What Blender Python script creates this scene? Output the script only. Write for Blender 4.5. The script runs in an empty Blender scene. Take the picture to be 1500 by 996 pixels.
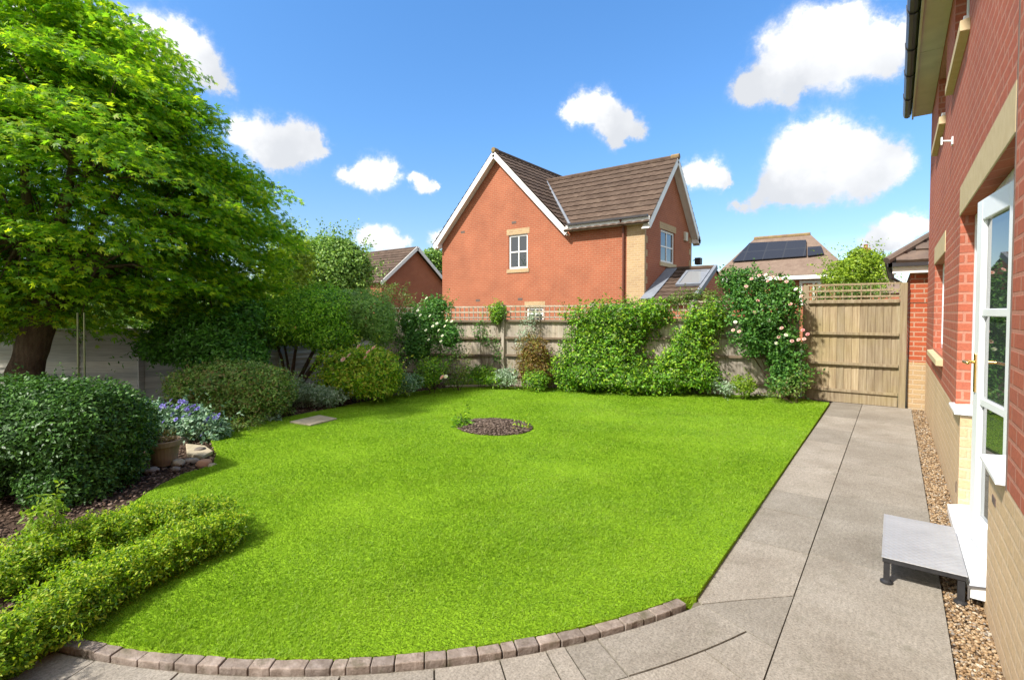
import bpy, bmesh, math, random
import numpy as np
from mathutils import Vector
random.seed(7); RNG = np.random.default_rng(11)
scene = bpy.context.scene
COL = scene.collection

# ---------------------------------------------------------------- camera
H = 1.5
FPX = 740.0                                  # focal length in pixels of the 1500 px wide photograph
YAW = math.atan(561 / FPX); TP = 0.0296; PIT = math.atan(TP)
CY = 458 + FPX * TP
cam_d = bpy.data.cameras.new('camera'); cam = bpy.data.objects.new('camera', cam_d); COL.objects.link(cam)
cam.location = (0, 0, H); cam.rotation_euler = (math.pi / 2 - PIT, 0, YAW)
cam_d.sensor_width = 36; cam_d.lens = FPX / 1500 * 36; cam_d.shift_y = -(498 - CY) / 1500
cam_d.clip_start = 0.05; cam_d.clip_end = 2000
scene.camera = cam
CF = np.array([-math.sin(YAW) * math.cos(PIT), math.cos(YAW) * math.cos(PIT), -math.sin(PIT)])
CR = np.array([math.cos(YAW), math.sin(YAW), 0.0]); CU = np.cross(CR, CF); C0 = np.array([0, 0, H])
def ray(x, y): return CF + CR * (x - 750) / FPX - CU * (y - CY) / FPX
def G(x, y, z=0.0):                          # ground point seen at a pixel of the survey photograph
    d = ray(x, y); return C0 + d * ((z - H) / d[2])
def at(x, y, depth): return C0 + ray(x, y) * depth
def atX(x, y, X): d = ray(x, y); return C0 + d * (X / d[0])
def atY(x, y, Y): d = ray(x, y); return C0 + d * (Y / d[1])

# ---------------------------------------------------------------- world, sun, exposure
SUN = Vector((-0.23, -0.66, 0.715)).normalized()
scene.view_settings.view_transform = 'Standard'; scene.view_settings.look = 'None'
scene.view_settings.exposure = 1.5; scene.view_settings.gamma = 1
scene.view_settings.use_curve_mapping = False
sd = bpy.data.lights.new('sun', 'SUN'); sd.energy = 2.85; sd.angle = math.radians(2.5); sd.color = (1.0, 0.95, 0.87)
so = bpy.data.objects.new('sun', sd); COL.objects.link(so); so.location = (-10, -14, 30)
so.rotation_euler = SUN.to_track_quat('Z', 'Y').to_euler()

CLOUDS = [
    [(165,45,16),(185,50,22),(215,60,34),(245,60,36),(270,75,40),(300,100,34),(325,125,22),(285,65,24),(240,90,30)],
    [(355,188,26),(382,202,38),(415,208,36),(445,208,32),(465,215,18),(425,228,28),(400,225,30)],
    [(505,257,15),(525,256,22),(548,252,28),(572,252,20),(550,265,20)],
    [(606,262,11),(616,270,15),(630,274,13),(642,272,8)],
    [(832,163,20),(853,158,26),(880,156,28),(893,178,30),(915,182,26),(937,190,18),(905,198,18)],
    [(1150,70,50),(1195,50,50),(1240,45,52),(1285,60,44),(1300,88,36),(1240,90,52),(1180,100,46),(1130,115,36),(1092,132,28),(1318,62,26),(1110,128,26),(1160,140,22)],
    [(1180,205,40),(1155,230,40),(1215,210,46),(1255,225,46),(1290,238,42),(1320,245,26),(1220,252,46),(1170,260,40),(1270,262,40),(1130,272,26),(1150,288,22),(1105,296,20),(1080,302,14),(1190,280,30)],
    [(1012,258,20),(1035,250,26),(1050,264,20),(1064,270,11)],
    [(1275,348,22),(1300,342,28),(1330,335,28),(1352,330,22),(1290,360,20)],
    [(530,350,16),(552,350,22),(575,356,18),(597,356,12)],
    [(640,352,16),(655,350,12)],
]
FILL_CLOUDS = [((-0.85, -0.3, 0.5), .34), ((-0.95, 0.05, 0.35), .18), ((0.5, -0.6, 0.75), .42), ((0.85, 0.25, 0.6), .34), ((-0.25, -0.8, 0.5), .42), ((0.3, -0.85, 0.35), .34), ((-0.6, -0.75, 0.3), .32), ((0.1, -0.25, 1.0), .42), ((0.9, -0.3, 0.35), .34), ((-0.5, -0.35, 0.85), .34), ((-0.1, 0.15, 1.0), .25)]  # unseen bright clouds outside the view, added to raise the ambient fill light

world = bpy.data.worlds.new('World'); scene.world = world; world.use_nodes = True
wt = world.node_tree; wt.nodes.clear()
def wn(t, **kw):
    n = wt.nodes.new(t)
    for k, v in kw.items(): setattr(n, k, v)
    return n
def build_sky():
    L = wt.links.new
    out = wn('ShaderNodeOutputWorld'); bg = wn('ShaderNodeBackground'); bg.inputs[1].default_value = 0.15
    sky = wn('ShaderNodeTexSky', sky_type='NISHITA', sun_disc=False)
    sky.sun_elevation = math.asin(SUN.z); sky.sun_rotation = math.atan2(SUN.x, SUN.y)
    sky.air_density = 1.0; sky.dust_density = 0.6; sky.ozone_density = 2.2
    hs = wn('ShaderNodeHueSaturation'); hs.inputs['Saturation'].default_value = 1.08; hs.inputs['Value'].default_value = 1.0
    tint = wn('ShaderNodeMix', data_type='RGBA', blend_type='MULTIPLY'); tint.inputs[0].default_value = 1
    tint.inputs[7].default_value = (1.0, 1.0, 1.0, 1)
    L(sky.outputs[0], hs.inputs['Color']); L(hs.outputs[0], tint.inputs[6])
    tc = wn('ShaderNodeTexCoord'); d = tc.outputs['Generated']
    sz = wn('ShaderNodeSeparateXYZ'); L(d, sz.inputs[0]); rp = wn('ShaderNodeValToRGB'); L(sz.outputs[2], rp.inputs[0])
    el = rp.color_ramp.elements; el.new(.5); el.new(.5)
    for e_, (p_, c_) in zip(el, [(0, (.62, .62, .62)), (.13, (.38, .42, .47)), (.32, (.36, .50, .60)), (.6, (.38, .57, .69))]): e_.position = p_; e_.color = (*c_, 1)
    L(rp.outputs[0], tint.inputs[7])
    # wobble the direction a little so outlines billow
    n1 = wn('ShaderNodeTexNoise'); n1.inputs['Scale'].default_value = 26; n1.inputs['Detail'].default_value = 7; n1.inputs['Roughness'].default_value = .64
    L(d, n1.inputs['Vector'])
    sub = wn('ShaderNodeVectorMath', operation='SUBTRACT'); L(n1.outputs['Color'], sub.inputs[0]); sub.inputs[1].default_value = (.5, .5, .5)
    mad = wn('ShaderNodeVectorMath', operation='MULTIPLY_ADD'); L(sub.outputs[0], mad.inputs[0]); mad.inputs[1].default_value = (.055, .055, .055); L(d, mad.inputs[2])
    dw = mad.outputs[0]
    blobs = []; shade = []; acc = None
    for cl in CLOUDS:
        y0 = min(b[1] for b in cl); y1 = max(b[1] for b in cl)
        for (x, y, r) in cl:
            shade.append((y-y0)/max(25, y1-y0))
            c = ray(x, y); c /= np.linalg.norm(c)
            e = ray(x + r, y); e /= np.linalg.norm(e); f = ray(x, y - r); f /= np.linalg.norm(f)
            blobs.append((c, .5 * (np.linalg.norm(e - c) + np.linalg.norm(f - c))))
    for c, r in FILL_CLOUDS:
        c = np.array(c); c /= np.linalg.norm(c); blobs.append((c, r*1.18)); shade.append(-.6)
    prev = None
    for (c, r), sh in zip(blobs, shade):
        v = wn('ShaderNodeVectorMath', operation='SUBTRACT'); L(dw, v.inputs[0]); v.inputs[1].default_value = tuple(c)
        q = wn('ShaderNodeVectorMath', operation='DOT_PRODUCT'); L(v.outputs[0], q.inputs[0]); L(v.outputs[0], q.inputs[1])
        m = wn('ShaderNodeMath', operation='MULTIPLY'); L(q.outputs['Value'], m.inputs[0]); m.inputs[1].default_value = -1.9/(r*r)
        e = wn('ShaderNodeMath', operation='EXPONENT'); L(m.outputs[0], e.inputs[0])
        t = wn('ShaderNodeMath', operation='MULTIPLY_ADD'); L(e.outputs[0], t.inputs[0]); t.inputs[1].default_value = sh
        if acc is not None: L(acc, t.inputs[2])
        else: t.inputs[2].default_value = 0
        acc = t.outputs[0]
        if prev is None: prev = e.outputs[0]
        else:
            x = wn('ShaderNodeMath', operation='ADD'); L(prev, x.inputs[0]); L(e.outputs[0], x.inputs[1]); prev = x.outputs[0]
    n2 = wn('ShaderNodeTexNoise'); n2.inputs['Scale'].default_value = 30; n2.inputs['Detail'].default_value = 6; n2.inputs['Roughness'].default_value = .68
    L(d, n2.inputs['Vector'])
    a = wn('ShaderNodeMath', operation='MULTIPLY_ADD'); L(n2.outputs['Fac'], a.inputs[0]); a.inputs[1].default_value = 1.25; a.inputs[2].default_value = -.625
    fm_ = wn('ShaderNodeMath', operation='MULTIPLY', use_clamp=True); L(prev, fm_.inputs[0]); fm_.inputs[1].default_value = 2.6
    an = wn('ShaderNodeMath', operation='MULTIPLY'); L(a.outputs[0], an.inputs[0]); L(fm_.outputs[0], an.inputs[1])
    s0 = wn('ShaderNodeMath', operation='ADD'); L(an.outputs[0], s0.inputs[0]); L(prev, s0.inputs[1])
    s = wn('ShaderNodeMath', operation='SUBTRACT'); L(s0.outputs[0], s.inputs[0]); s.inputs[1].default_value = .33
    cov = wn('ShaderNodeMapRange', interpolation_type='SMOOTHSTEP'); L(s.outputs[0], cov.inputs[0])
    cov.inputs[1].default_value = -.30; cov.inputs[2].default_value = .38
    # soft grey in the thick of the cloud
    n3 = wn('ShaderNodeTexNoise'); n3.inputs['Scale'].default_value = 11; n3.inputs['Detail'].default_value = 4
    L(d, n3.inputs['Vector'])
    dv = wn('ShaderNodeMath', operation='DIVIDE'); L(acc, dv.inputs[0]); L(prev, dv.inputs[1])
    g = wn('ShaderNodeMath', operation='MULTIPLY_ADD'); L(n3.outputs['Fac'], g.inputs[0]); g.inputs[1].default_value = 1.3; L(dv.outputs[0], g.inputs[2])
    gr = wn('ShaderNodeMapRange', interpolation_type='SMOOTHSTEP'); L(g.outputs[0], gr.inputs[0]); gr.inputs[1].default_value = .55; gr.inputs[2].default_value = 1.5
    cc = wn('ShaderNodeMix', data_type='RGBA'); L(gr.outputs[0], cc.inputs[0])
    cc.inputs[6].default_value = (2.85, 2.87, 2.9, 1); cc.inputs[7].default_value = (1.85, 1.92, 2.04, 1)
    mix = wn('ShaderNodeMix', data_type='RGBA'); L(cov.outputs[0], mix.inputs[0]); L(tint.outputs[2], mix.inputs[6]); L(cc.outputs[2], mix.inputs[7])
    L(mix.outputs[2], bg.inputs[0]); L(bg.outputs[0], out.inputs[0])
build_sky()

# ---------------------------------------------------------------- mesh + object helpers
ORG = {}
def tag(o, label=None, cat=None, group=None, kind=None):
    if label: o['label'] = label
    if cat: o['category'] = cat
    if group: o['group'] = group
    if kind: o['kind'] = kind
    return o
def thing(name, label, cat, loc=(0, 0, 0), group=None):
    o = bpy.data.objects.new(name, None); COL.objects.link(o); o.location = loc
    o.empty_display_size = .1
    ORG[o] = np.array(loc, float)
    return tag(o, label, cat, group)
def link_mesh(me, name, mat, parent=None, smooth=False, bevel=0):
    o = bpy.data.objects.new(name, me); COL.objects.link(o)
    for m in (mat if isinstance(mat, (list, tuple)) else [mat]): me.materials.append(m)
    if parent is not None: o.parent = parent; ORG[o] = ORG[parent]
    else: ORG[o] = np.zeros(3)
    if smooth: me.polygons.foreach_set('use_smooth', [True] * len(me.polygons))
    if bevel:
        b = o.modifiers.new('bevel', 'BEVEL'); b.width = bevel; b.segments = 2; b.limit_method = 'ANGLE'
    return o
def np_mesh(name, V, loops, sizes, mat, parent=None, smooth=False, mi=None):
    V = np.asarray(V, np.float32)
    if parent is not None: V = V - ORG[parent].astype(np.float32)
    me = bpy.data.meshes.new(name)
    loops = np.asarray(loops, np.int32).ravel(); sizes = np.asarray(sizes, np.int32)
    me.vertices.add(len(V)); me.vertices.foreach_set('co', V.ravel())
    me.loops.add(len(loops)); me.loops.foreach_set('vertex_index', loops)
    me.polygons.add(len(sizes)); st = np.concatenate([[0], np.cumsum(sizes)[:-1]]).astype(np.int32)
    me.polygons.foreach_set('loop_start', st)
    if mi is not None: me.polygons.foreach_set('material_index', np.asarray(mi, np.int32))
    me.update(calc_edges=True); me.validate()
    return link_mesh(me, name, mat, parent, smooth)
class MB:
    def __init__(s): s.v = []; s.f = []
    def add(s, vs, fs):
        n = len(s.v); s.v += [tuple(map(float, v)) for v in vs]; s.f += [tuple(i + n for i in f) for f in fs]; return s
    def box(s, x0, x1, y0, y1, z0, z1):
        if x1 < x0: x0, x1 = x1, x0
        if y1 < y0: y0, y1 = y1, y0
        return s.add([(x0,y0,z0),(x1,y0,z0),(x1,y1,z0),(x0,y1,z0),(x0,y0,z1),(x1,y0,z1),(x1,y1,z1),(x0,y1,z1)],
                     [(0,3,2,1),(4,5,6,7),(0,1,5,4),(1,2,6,5),(2,3,7,6),(3,0,4,7)])
    def obox(s, c, ax, ay, az):
        c, ax, ay, az = (np.asarray(q, float) for q in (c, ax, ay, az))
        vs = [c + i*ax + j*ay + k*az for k in (-1,1) for i, j in ((-1,-1),(1,-1),(1,1),(-1,1))]
        return s.add(vs, [(0,3,2,1),(4,5,6,7),(0,1,5,4),(1,2,6,5),(2,3,7,6),(3,0,4,7)])
    def bar(s, a, b, w, h, up=(0,0,1)):
        a = np.asarray(a, float); b = np.asarray(b, float); d = b - a; L = np.linalg.norm(d); d /= L
        u = np.asarray(up, float); sdir = np.cross(d, u); sdir /= np.linalg.norm(sdir); u = np.cross(sdir, d)
        return s.obox((a+b)/2, d*L/2, sdir*w/2, u*h/2)
    def prism(s, poly, off):                  # planar polygon (3D points) extruded by the vector off
        n = len(poly); off = np.asarray(off, float); P = [np.asarray(p, float) for p in poly]
        vs = P + [p + off for p in P]
        return s.add(vs, [tuple(range(n))[::-1], tuple(range(n, 2*n))] + [(i, (i+1) % n, n+(i+1) % n, n+i) for i in range(n)])
    def tube(s, pts, rad, n=8, cap=True):
        pts = [np.asarray(p, float) for p in pts]; rings = []
        for i, p in enumerate(pts):
            d = pts[min(i+1, len(pts)-1)] - pts[max(i-1, 0)]; d = d / (np.linalg.norm(d) + 1e-9)
            a = np.cross(d, (0.13, 0.31, 0.94)); a /= np.linalg.norm(a); b = np.cross(d, a)
            r = rad[i] if hasattr(rad, '__len__') else rad
            rings.append([p + r*(math.cos(2*math.pi*k/n)*a + math.sin(2*math.pi*k/n)*b) for k in range(n)])
        vs = [q for r in rings for q in r]; fs = []
        for i in range(len(rings)-1):
            for k in range(n): fs.append((i*n+k, i*n+(k+1) % n, (i+1)*n+(k+1) % n, (i+1)*n+k))
        if cap: fs += [tuple(range(n))[::-1], tuple(range((len(rings)-1)*n, len(rings)*n))]
        return s.add(vs, fs)
    def lathe(s, c, prof, n=24):
        vs = []; fs = []
        for r, z in prof:
            vs += [(c[0]+r*math.cos(2*math.pi*k/n), c[1]+r*math.sin(2*math.pi*k/n), c[2]+z) for k in range(n)]
        for i in range(len(prof)-1):
            for k in range(n): fs.append((i*n+k, i*n+(k+1) % n, (i+1)*n+(k+1) % n, (i+1)*n+k))
        return s.add(vs, fs)
    def build(s, name, mat, parent=None, smooth=False, bevel=0, fix=True):
        me = bpy.data.meshes.new(name)
        o = ORG[parent] if parent is not None else np.zeros(3)
        me.from_pydata([(v[0]-o[0], v[1]-o[1], v[2]-o[2]) for v in s.v], [], s.f); me.update()
        if fix:
            bm = bmesh.new(); bm.from_mesh(me); bmesh.ops.recalc_face_normals(bm, faces=bm.faces); bm.to_mesh(me); bm.free()
        return link_mesh(me, name, mat, parent, smooth, bevel)

# ---------------------------------------------------------------- materials
class N:
    def __init__(s, name):
        s.m = bpy.data.materials.new(name); s.m.use_nodes = True; s.t = s.m.node_tree
        s.b = s.t.nodes['Principled BSDF']; s.out = s.t.nodes['Material Output']
    def n(s, t, **kw):
        q = s.t.nodes.new(t)
        for k, v in kw.items():
            if k in q.bl_rna.properties: setattr(q, k, v)
            else: q.inputs[k.replace('_', ' ')].default_value = v
        return q
    def l(s, a, b): s.t.links.new(a, b)
    def pos(s, sc=(1, 1, 1)):
        g = s.n('ShaderNodeNewGeometry'); m = s.n('ShaderNodeMapping'); m.inputs['Scale'].default_value = sc
        s.l(g.outputs['Position'], m.inputs[0]); return m.outputs[0]
    def noise(s, scale, detail=5, rough=.55, vec=None, sc=(1, 1, 1)):
        q = s.n('ShaderNodeTexNoise', Scale=scale, Detail=detail, Roughness=rough); s.l(vec or s.pos(sc), q.inputs['Vector']); return q.outputs['Fac']
    def ramp(s, fac, cols):
        r = s.n('ShaderNodeValToRGB'); e = r.color_ramp.elements
        while len(e) < len(cols): e.new(.5)
        for el, (p, c) in zip(e, cols): el.position = p; el.color = (*c, 1)
        s.l(fac, r.inputs[0]); return r.outputs[0]
    def mix(s, f, a, b, mode='MIX'):
        q = s.n('ShaderNodeMix', data_type='RGBA', blend_type=mode)
        for v, i in ((f, 0), (a, 6), (b, 7)):
            if isinstance(v, (int, float)): q.inputs[i].default_value = v
            elif isinstance(v, tuple): q.inputs[i].default_value = (*v, 1)
            else: s.l(v, q.inputs[i])
        return q.outputs[2]
    def bump(s, h, strength=.4, dist=.01):
        q = s.n('ShaderNodeBump', Strength=strength, Distance=dist); s.l(h, q.inputs['Height']); s.l(q.outputs[0], s.b.inputs['Normal']); return q
    def base(s, c): s.l(c, s.b.inputs['Base Color'])
    def set(s, rough=.6, metal=0, spec=.5):
        s.b.inputs['Roughness'].default_value = rough; s.b.inputs['Metallic'].default_value = metal; s.b.inputs['Specular IOR Level'].default_value = spec; return s
def plain(name, c1, c2=None, rough=.6, scale=6, metal=0, bump=0, spec=.4, sc=(1, 1, 1), bd=.004):
    k = N(name); c2 = c2 or tuple(x*.85 for x in c1)
    f = k.noise(scale, sc=sc); k.base(k.ramp(f, [(.3, c1), (.7, c2)])); k.set(rough, metal, spec)
    if bump: k.bump(k.noise(scale*6, sc=sc), bump, bd)
    return k.m
def brick(name, cols, mortar, msize=.010, bw=.225, rh=.075, stain=.25):
    k = N(name); g = k.n('ShaderNodeNewGeometry'); sx = k.n('ShaderNodeSeparateXYZ'); k.l(g.outputs['Position'], sx.inputs[0])
    ad = k.n('ShaderNodeMath', operation='ADD'); k.l(sx.outputs[0], ad.inputs[0]); k.l(sx.outputs[1], ad.inputs[1])
    cb = k.n('ShaderNodeCombineXYZ'); k.l(ad.outputs[0], cb.inputs[0]); k.l(sx.outputs[2], cb.inputs[1])
    def bt(c1, c2, bias):
        b = k.n('ShaderNodeTexBrick', Scale=1.0, Mortar_Size=msize, Mortar_Smooth=.25, Bias=bias, Brick_Width=bw, Row_Height=rh)
        b.inputs['Color1'].default_value = (*c1, 1); b.inputs['Color2'].default_value = (*c2, 1); b.inputs['Mortar'].default_value = (*mortar, 1)
        k.l(cb.outputs[0], b.inputs['Vector']); return b
    b1 = bt(cols[0], cols[1], -.2)
    b2 = bt((0, 0, 0), (1, 1, 1), -.55)
    col = k.mix(b2.outputs['Color'], b1.outputs['Color'], tuple(cols[2]))
    inv = k.n('ShaderNodeMath', operation='SUBTRACT'); inv.inputs[0].default_value = 1; k.l(b1.outputs['Fac'], inv.inputs[1])
    col = k.mix(b1.outputs['Fac'], col, tuple(mortar))
    col = k.mix(k.ramp(k.noise(1.1, 6, .6), [(.35, (1, 1, 1)), (.75, (1-stain, 1-stain, 1-stain))]), (0, 0, 0), col, 'MIX') if False else k.mix(1.0, col, k.ramp(k.noise(1.1, 6, .6), [(.3, (1.05, 1.05, 1.05)), (.72, (1-stain, 1-stain, 1-stain*.9))]), 'MULTIPLY')
    col = k.mix(1.0, col, k.ramp(k.noise(55, 4, .7), [(.3, (1.15, 1.15, 1.15)), (.7, (.82, .82, .82))]), 'MULTIPLY')
    k.base(col); k.set(.85, 0, .25)
    h = k.n('ShaderNodeMath', operation='MULTIPLY_ADD'); k.l(k.noise(90, 3), h.inputs[0]); h.inputs[1].default_value = .3; k.l(inv.outputs[0], h.inputs[2])
    k.bump(h.outputs[0], .55, .006)
    return k.m
def leaf(name, cols, trans=.35, rough=.5, spec=.35, patch=1.2):
    k = N(name); g = k.n('ShaderNodeNewGeometry')
    r = k.ramp(g.outputs['Random Per Island'], [((i+.5)/len(cols), c) for i, c in enumerate(cols)])
    v = k.ramp(k.noise(patch*2.2, 3), [(.3, (.80, .83, .8)), (.7, (1.2, 1.17, 1.1))])
    col = k.mix(1.0, r, v, 'MULTIPLY'); k.base(col); k.set(rough, 0, spec)
    tr = k.n('ShaderNodeBsdfTranslucent'); k.l(k.mix(1.0, col, (1.35, 1.45, .7), 'MULTIPLY'), tr.inputs[0])
    ms = k.n('ShaderNodeMixShader'); ms.inputs[0].default_value = trans
    k.l(k.b.outputs[0], ms.inputs[1]); k.l(tr.outputs[0], ms.inputs[2]); k.l(ms.outputs[0], k.out.inputs[0])
    return k.m
def wood(name, c1, c2, c3, sc=(30, 30, 1.5), algae=None):
    k = N(name); g = k.n('ShaderNodeNewGeometry')
    f = k.noise(1.0, 6, .65, sc=sc)
    col = k.ramp(f, [(.3, c1), (.55, c2), (.75, c3)])
    t = k.ramp(g.outputs['Random Per Island'], [(0, (.78, .78, .8)), (.5, (1, 1, 1)), (1, (1.2, 1.17, 1.12))])
    col = k.mix(1.0, col, t, 'MULTIPLY')
    if algae: col = k.mix(k.ramp(k.noise(1.6, 5, .65), [(.45, (0, 0, 0)), (.75, (.55, .55, .55))]), col, algae)
    k.base(col); k.set(.85, 0, .2); k.bump(f, .5, .004); return k.m

MT = {}
MT['brick_near'] = brick('red brick near', [(.39, .106, .06), (.44, .135, .073), (.30, .09, .066)], (.44, .195, .135), stain=.16)
MT['brick_far'] = brick('orange red brick', [(.35, .108, .054), (.41, .138, .07), (.29, .083, .044)], (.39, .185, .108), stain=.22)
MT['brick_garage'] = brick('garage red brick', [(.40, .085, .035), (.46, .12, .045), (.30, .07, .04)], (.45, .27, .18))
MT['buff'] = brick('buff brick', [(.57, .405, .235), (.62, .45, .28), (.52, .36, .205)], (.60, .45, .29), stain=.16)
MT['quoin'] = brick('buff quoin brick', [(.44, .30, .155), (.50, .365, .205), (.30, .165, .085)], (.48, .37, .24), stain=.16)
MT['stone'] = plain('buff reconstituted stone', (.56, .45, .28), (.50, .39, .23), .8, 14, bump=.25, spec=.2)
MT['upvc'] = plain('white upvc', (.80, .82, .84), (.76, .78, .80), .28, 3, spec=.5)
MT['white'] = plain('white painted timber', (.80, .79, .76), (.72, .70, .66), .5, 5)
MT['soffit'] = plain('cream soffit board', (.60, .55, .44), (.50, .46, .36), .6, 4)
MT['gutter'] = plain('black gutter plastic', (.025, .022, .026), (.04, .036, .038), .35, 6, spec=.5)
MT['brownpipe'] = plain('brown downpipe plastic', (.12, .04, .025), (.15, .05, .03), .45, 6)
MT['mastic'] = plain('grey brown joint sealant', (.10, .07, .06), (.14, .10, .08), .8, 20)
MT['brass'] = plain('brass', (.80, .50, .16), (.70, .42, .12), .25, 10, metal=1)
MT['steel'] = plain('dull steel', (.30, .30, .31), (.24, .24, .25), .4, 30, metal=.8)
MT['black'] = plain('black painted steel', (.018, .018, .02), (.03, .03, .032), .45, 30, bump=.15)
MT['lead'] = plain('grey lead flashing', (.15, .165, .195), (.20, .22, .255), .7, 4)
MT['pot'] = plain('weathered terracotta', (.30, .21, .14), (.19, .15, .10), .85, 9, bump=.3)
MT['tiles'] = None
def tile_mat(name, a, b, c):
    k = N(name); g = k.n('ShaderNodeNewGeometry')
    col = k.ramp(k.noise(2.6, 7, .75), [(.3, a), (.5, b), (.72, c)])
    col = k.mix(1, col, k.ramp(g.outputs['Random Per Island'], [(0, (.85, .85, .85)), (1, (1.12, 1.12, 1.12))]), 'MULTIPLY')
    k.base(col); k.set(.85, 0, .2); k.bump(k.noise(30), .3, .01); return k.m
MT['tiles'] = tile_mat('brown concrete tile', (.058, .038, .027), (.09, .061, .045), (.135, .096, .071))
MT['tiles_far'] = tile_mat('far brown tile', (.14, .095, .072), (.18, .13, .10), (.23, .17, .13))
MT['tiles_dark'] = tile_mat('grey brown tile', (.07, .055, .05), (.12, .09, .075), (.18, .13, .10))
MT['ridge'] = plain('lichened ridge tile', (.26, .19, .07), (.16, .10, .07), .9, 3)
MT['fence'] = wood('silvered fence board', (.26, .22, .175), (.41, .36, .30), (.52, .47, .40), algae=(.24, .21, .09))
MT['gate'] = wood('warm weathered board', (.18, .13, .08), (.30, .24, .155), (.40, .335, .24), algae=(.27, .22, .09))
MT['rail'] = wood('grey rail timber', (.12, .09, .06), (.22, .165, .115), (.34, .27, .2), sc=(2, 2, 30))
MT['lap'] = wood('grey lap board', (.42, .40, .37), (.56, .54, .50), (.66, .64, .60), sc=(3, 3, 40))
MT['bark'] = plain('furrowed bark', (.085, .055, .035), (.20, .135, .085), .9, 3, bump=1.0, sc=(8, 8, 1.2), bd=.04)
MT['twig'] = plain('brown twig', (.07, .045, .03), (.12, .08, .05), .9, 12)
MT['cane'] = plain('green cane', (.06, .075, .025), (.11, .11, .045), .6, 14)
def soil_mat():
    k = N('dark garden soil'); f = k.noise(14, 8, .7)
    k.base(k.mix(.5, k.ramp(f, [(.3, (.035, .022, .015)), (.6, (.10, .065, .045)), (.8, (.19, .135, .10))]), k.ramp(k.noise(80, 4, .7), [(.3, (.04, .025, .018)), (.7, (.17, .12, .09))])))
    k.set(.95, 0, .1); k.bump(k.noise(40, 6, .7), 1, .03); return k.m
MT['soil'] = soil_mat()
def slab_mat():
    k = N('pale concrete slab'); g = k.n('ShaderNodeNewGeometry')
    c = k.ramp(k.noise(2.2, 8, .65), [(.3, (.212, .186, .154)), (.5, (.262, .236, .20)), (.72, (.312, .285, .248))])
    c = k.mix(1, c, k.ramp(k.noise(95, 4, .75), [(.32, (.62, .6, .58)), (.5, (1, 1, 1)), (.7, (1.28, 1.27, 1.25))]), 'MULTIPLY')
    c = k.mix(1, c, k.ramp(k.noise(26, 5, .6, sc=(2.2, .7, 1)), [(.3, (.84, .84, .83)), (.65, (1.08, 1.08, 1.08))]), 'MULTIPLY')
    c = k.mix(1, c, k.ramp(g.outputs['Random Per Island'], [(0, (.84, .84, .83)), (1, (1.09, 1.08, 1.07))]), 'MULTIPLY')
    c = k.mix(k.ramp(k.noise(5.5, 6, .7), [(.56, (0, 0, 0)), (.74, (.55, .55, .55))]), c, (.135, .125, .09))
    k.base(c); k.set(.85, 0, .25)
    h = k.n('ShaderNodeMath', operation='ADD'); k.l(k.noise(60, 5, .7), h.inputs[0]); k.l(k.noise(12, 4, .6, sc=(2, .8, 1)), h.inputs[1]); k.bump(h.outputs[0], .6, .006)
    return k.m
MT['slab'] = slab_mat()
MT['joint'] = plain('dark mossy joint', (.10, .088, .062), (.16, .14, .105), .95, 30, bump=.6)
def edging_mat():
    k = N('grey brown edging block'); g = k.n('ShaderNodeNewGeometry')
    c = k.ramp(k.noise(20, 7, .7), [(.3, (.165, .13, .105)), (.5, (.25, .205, .175)), (.72, (.36, .305, .27))])
    c = k.mix(1, c, k.ramp(g.outputs['Random Per Island'], [(0, (.8, .8, .8)), (1, (1.2, 1.17, 1.14))]), 'MULTIPLY')
    c = k.mix(k.ramp(k.noise(9, 6, .7), [(.52, (0, 0, 0)), (.72, (.75, .75, .75))]), c, (.085, .08, .04))
    k.base(c); k.set(.9, 0, .2); k.bump(k.noise(70, 6, .7), .9, .008); return k.m
MT['edging'] = edging_mat()
def pebble_mat():
    k = N('mixed tan pebble'); g = k.n('ShaderNodeNewGeometry')
    k.base(k.ramp(g.outputs['Random Per Island'], [(0, (.06, .038, .022)), (.25, (.19, .115, .055)), (.5, (.29, .19, .10)), (.75, (.38, .28, .17)), (.92, (.18, .16, .14)), (1, (.52, .44, .33))]))
    k.set(.6, 0, .3); k.bump(k.noise(160), .3, .002); return k.m
MT['pebble'] = pebble_mat()
def chip_mat(name, cs):
    k = N(name); g = k.n('ShaderNodeNewGeometry'); k.base(k.ramp(g.outputs['Random Per Island'], [(i/(len(cs)-1), c) for i, c in enumerate(cs)])); k.set(.9, 0, .15); return k.m
MT['chip'] = chip_mat('soil crumb', [(.035, .022, .016), (.08, .05, .035), (.14, .095, .07), (.22, .16, .125)])
MT['barkchip'] = chip_mat('bark chip', [(.03, .021, .015), (.07, .049, .036), (.12, .088, .068), (.21, .16, .13)])
def glass_mat(name, c, ior=1.9):
    k = N(name); k.b.inputs['Base Color'].default_value = (*c, 1); k.set(.015, 0, .5); k.b.inputs['IOR'].default_value = ior
    k.bump(k.noise(1.3, 1), .02, .01); return k.m
MT['glass'] = glass_mat('window glass', (.03, .036, .04))
MT['glass_door'] = glass_mat('door glass', (.035, .045, .04), 2.3)
MT['skylight'] = glass_mat('rooflight glass', (.22, .23, .24), 1.6)
def solar_mat():
    k = N('solar cell glass'); v = k.n('ShaderNodeTexBrick', Scale=1.0, Mortar_Size=.03, Brick_Width=1.0, Row_Height=1.6, offset=0.0)
    v.inputs['Color1'].default_value = (.018, .02, .028, 1); v.inputs['Color2'].default_value = (.024, .026, .034, 1); v.inputs['Mortar'].default_value = (.035, .037, .042, 1)
    k.l(k.pos(), v.inputs['Vector']); k.base(v.outputs['Color']); k.set(.3, 0, .4); return k.m
MT['solar'] = solar_mat()
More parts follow.
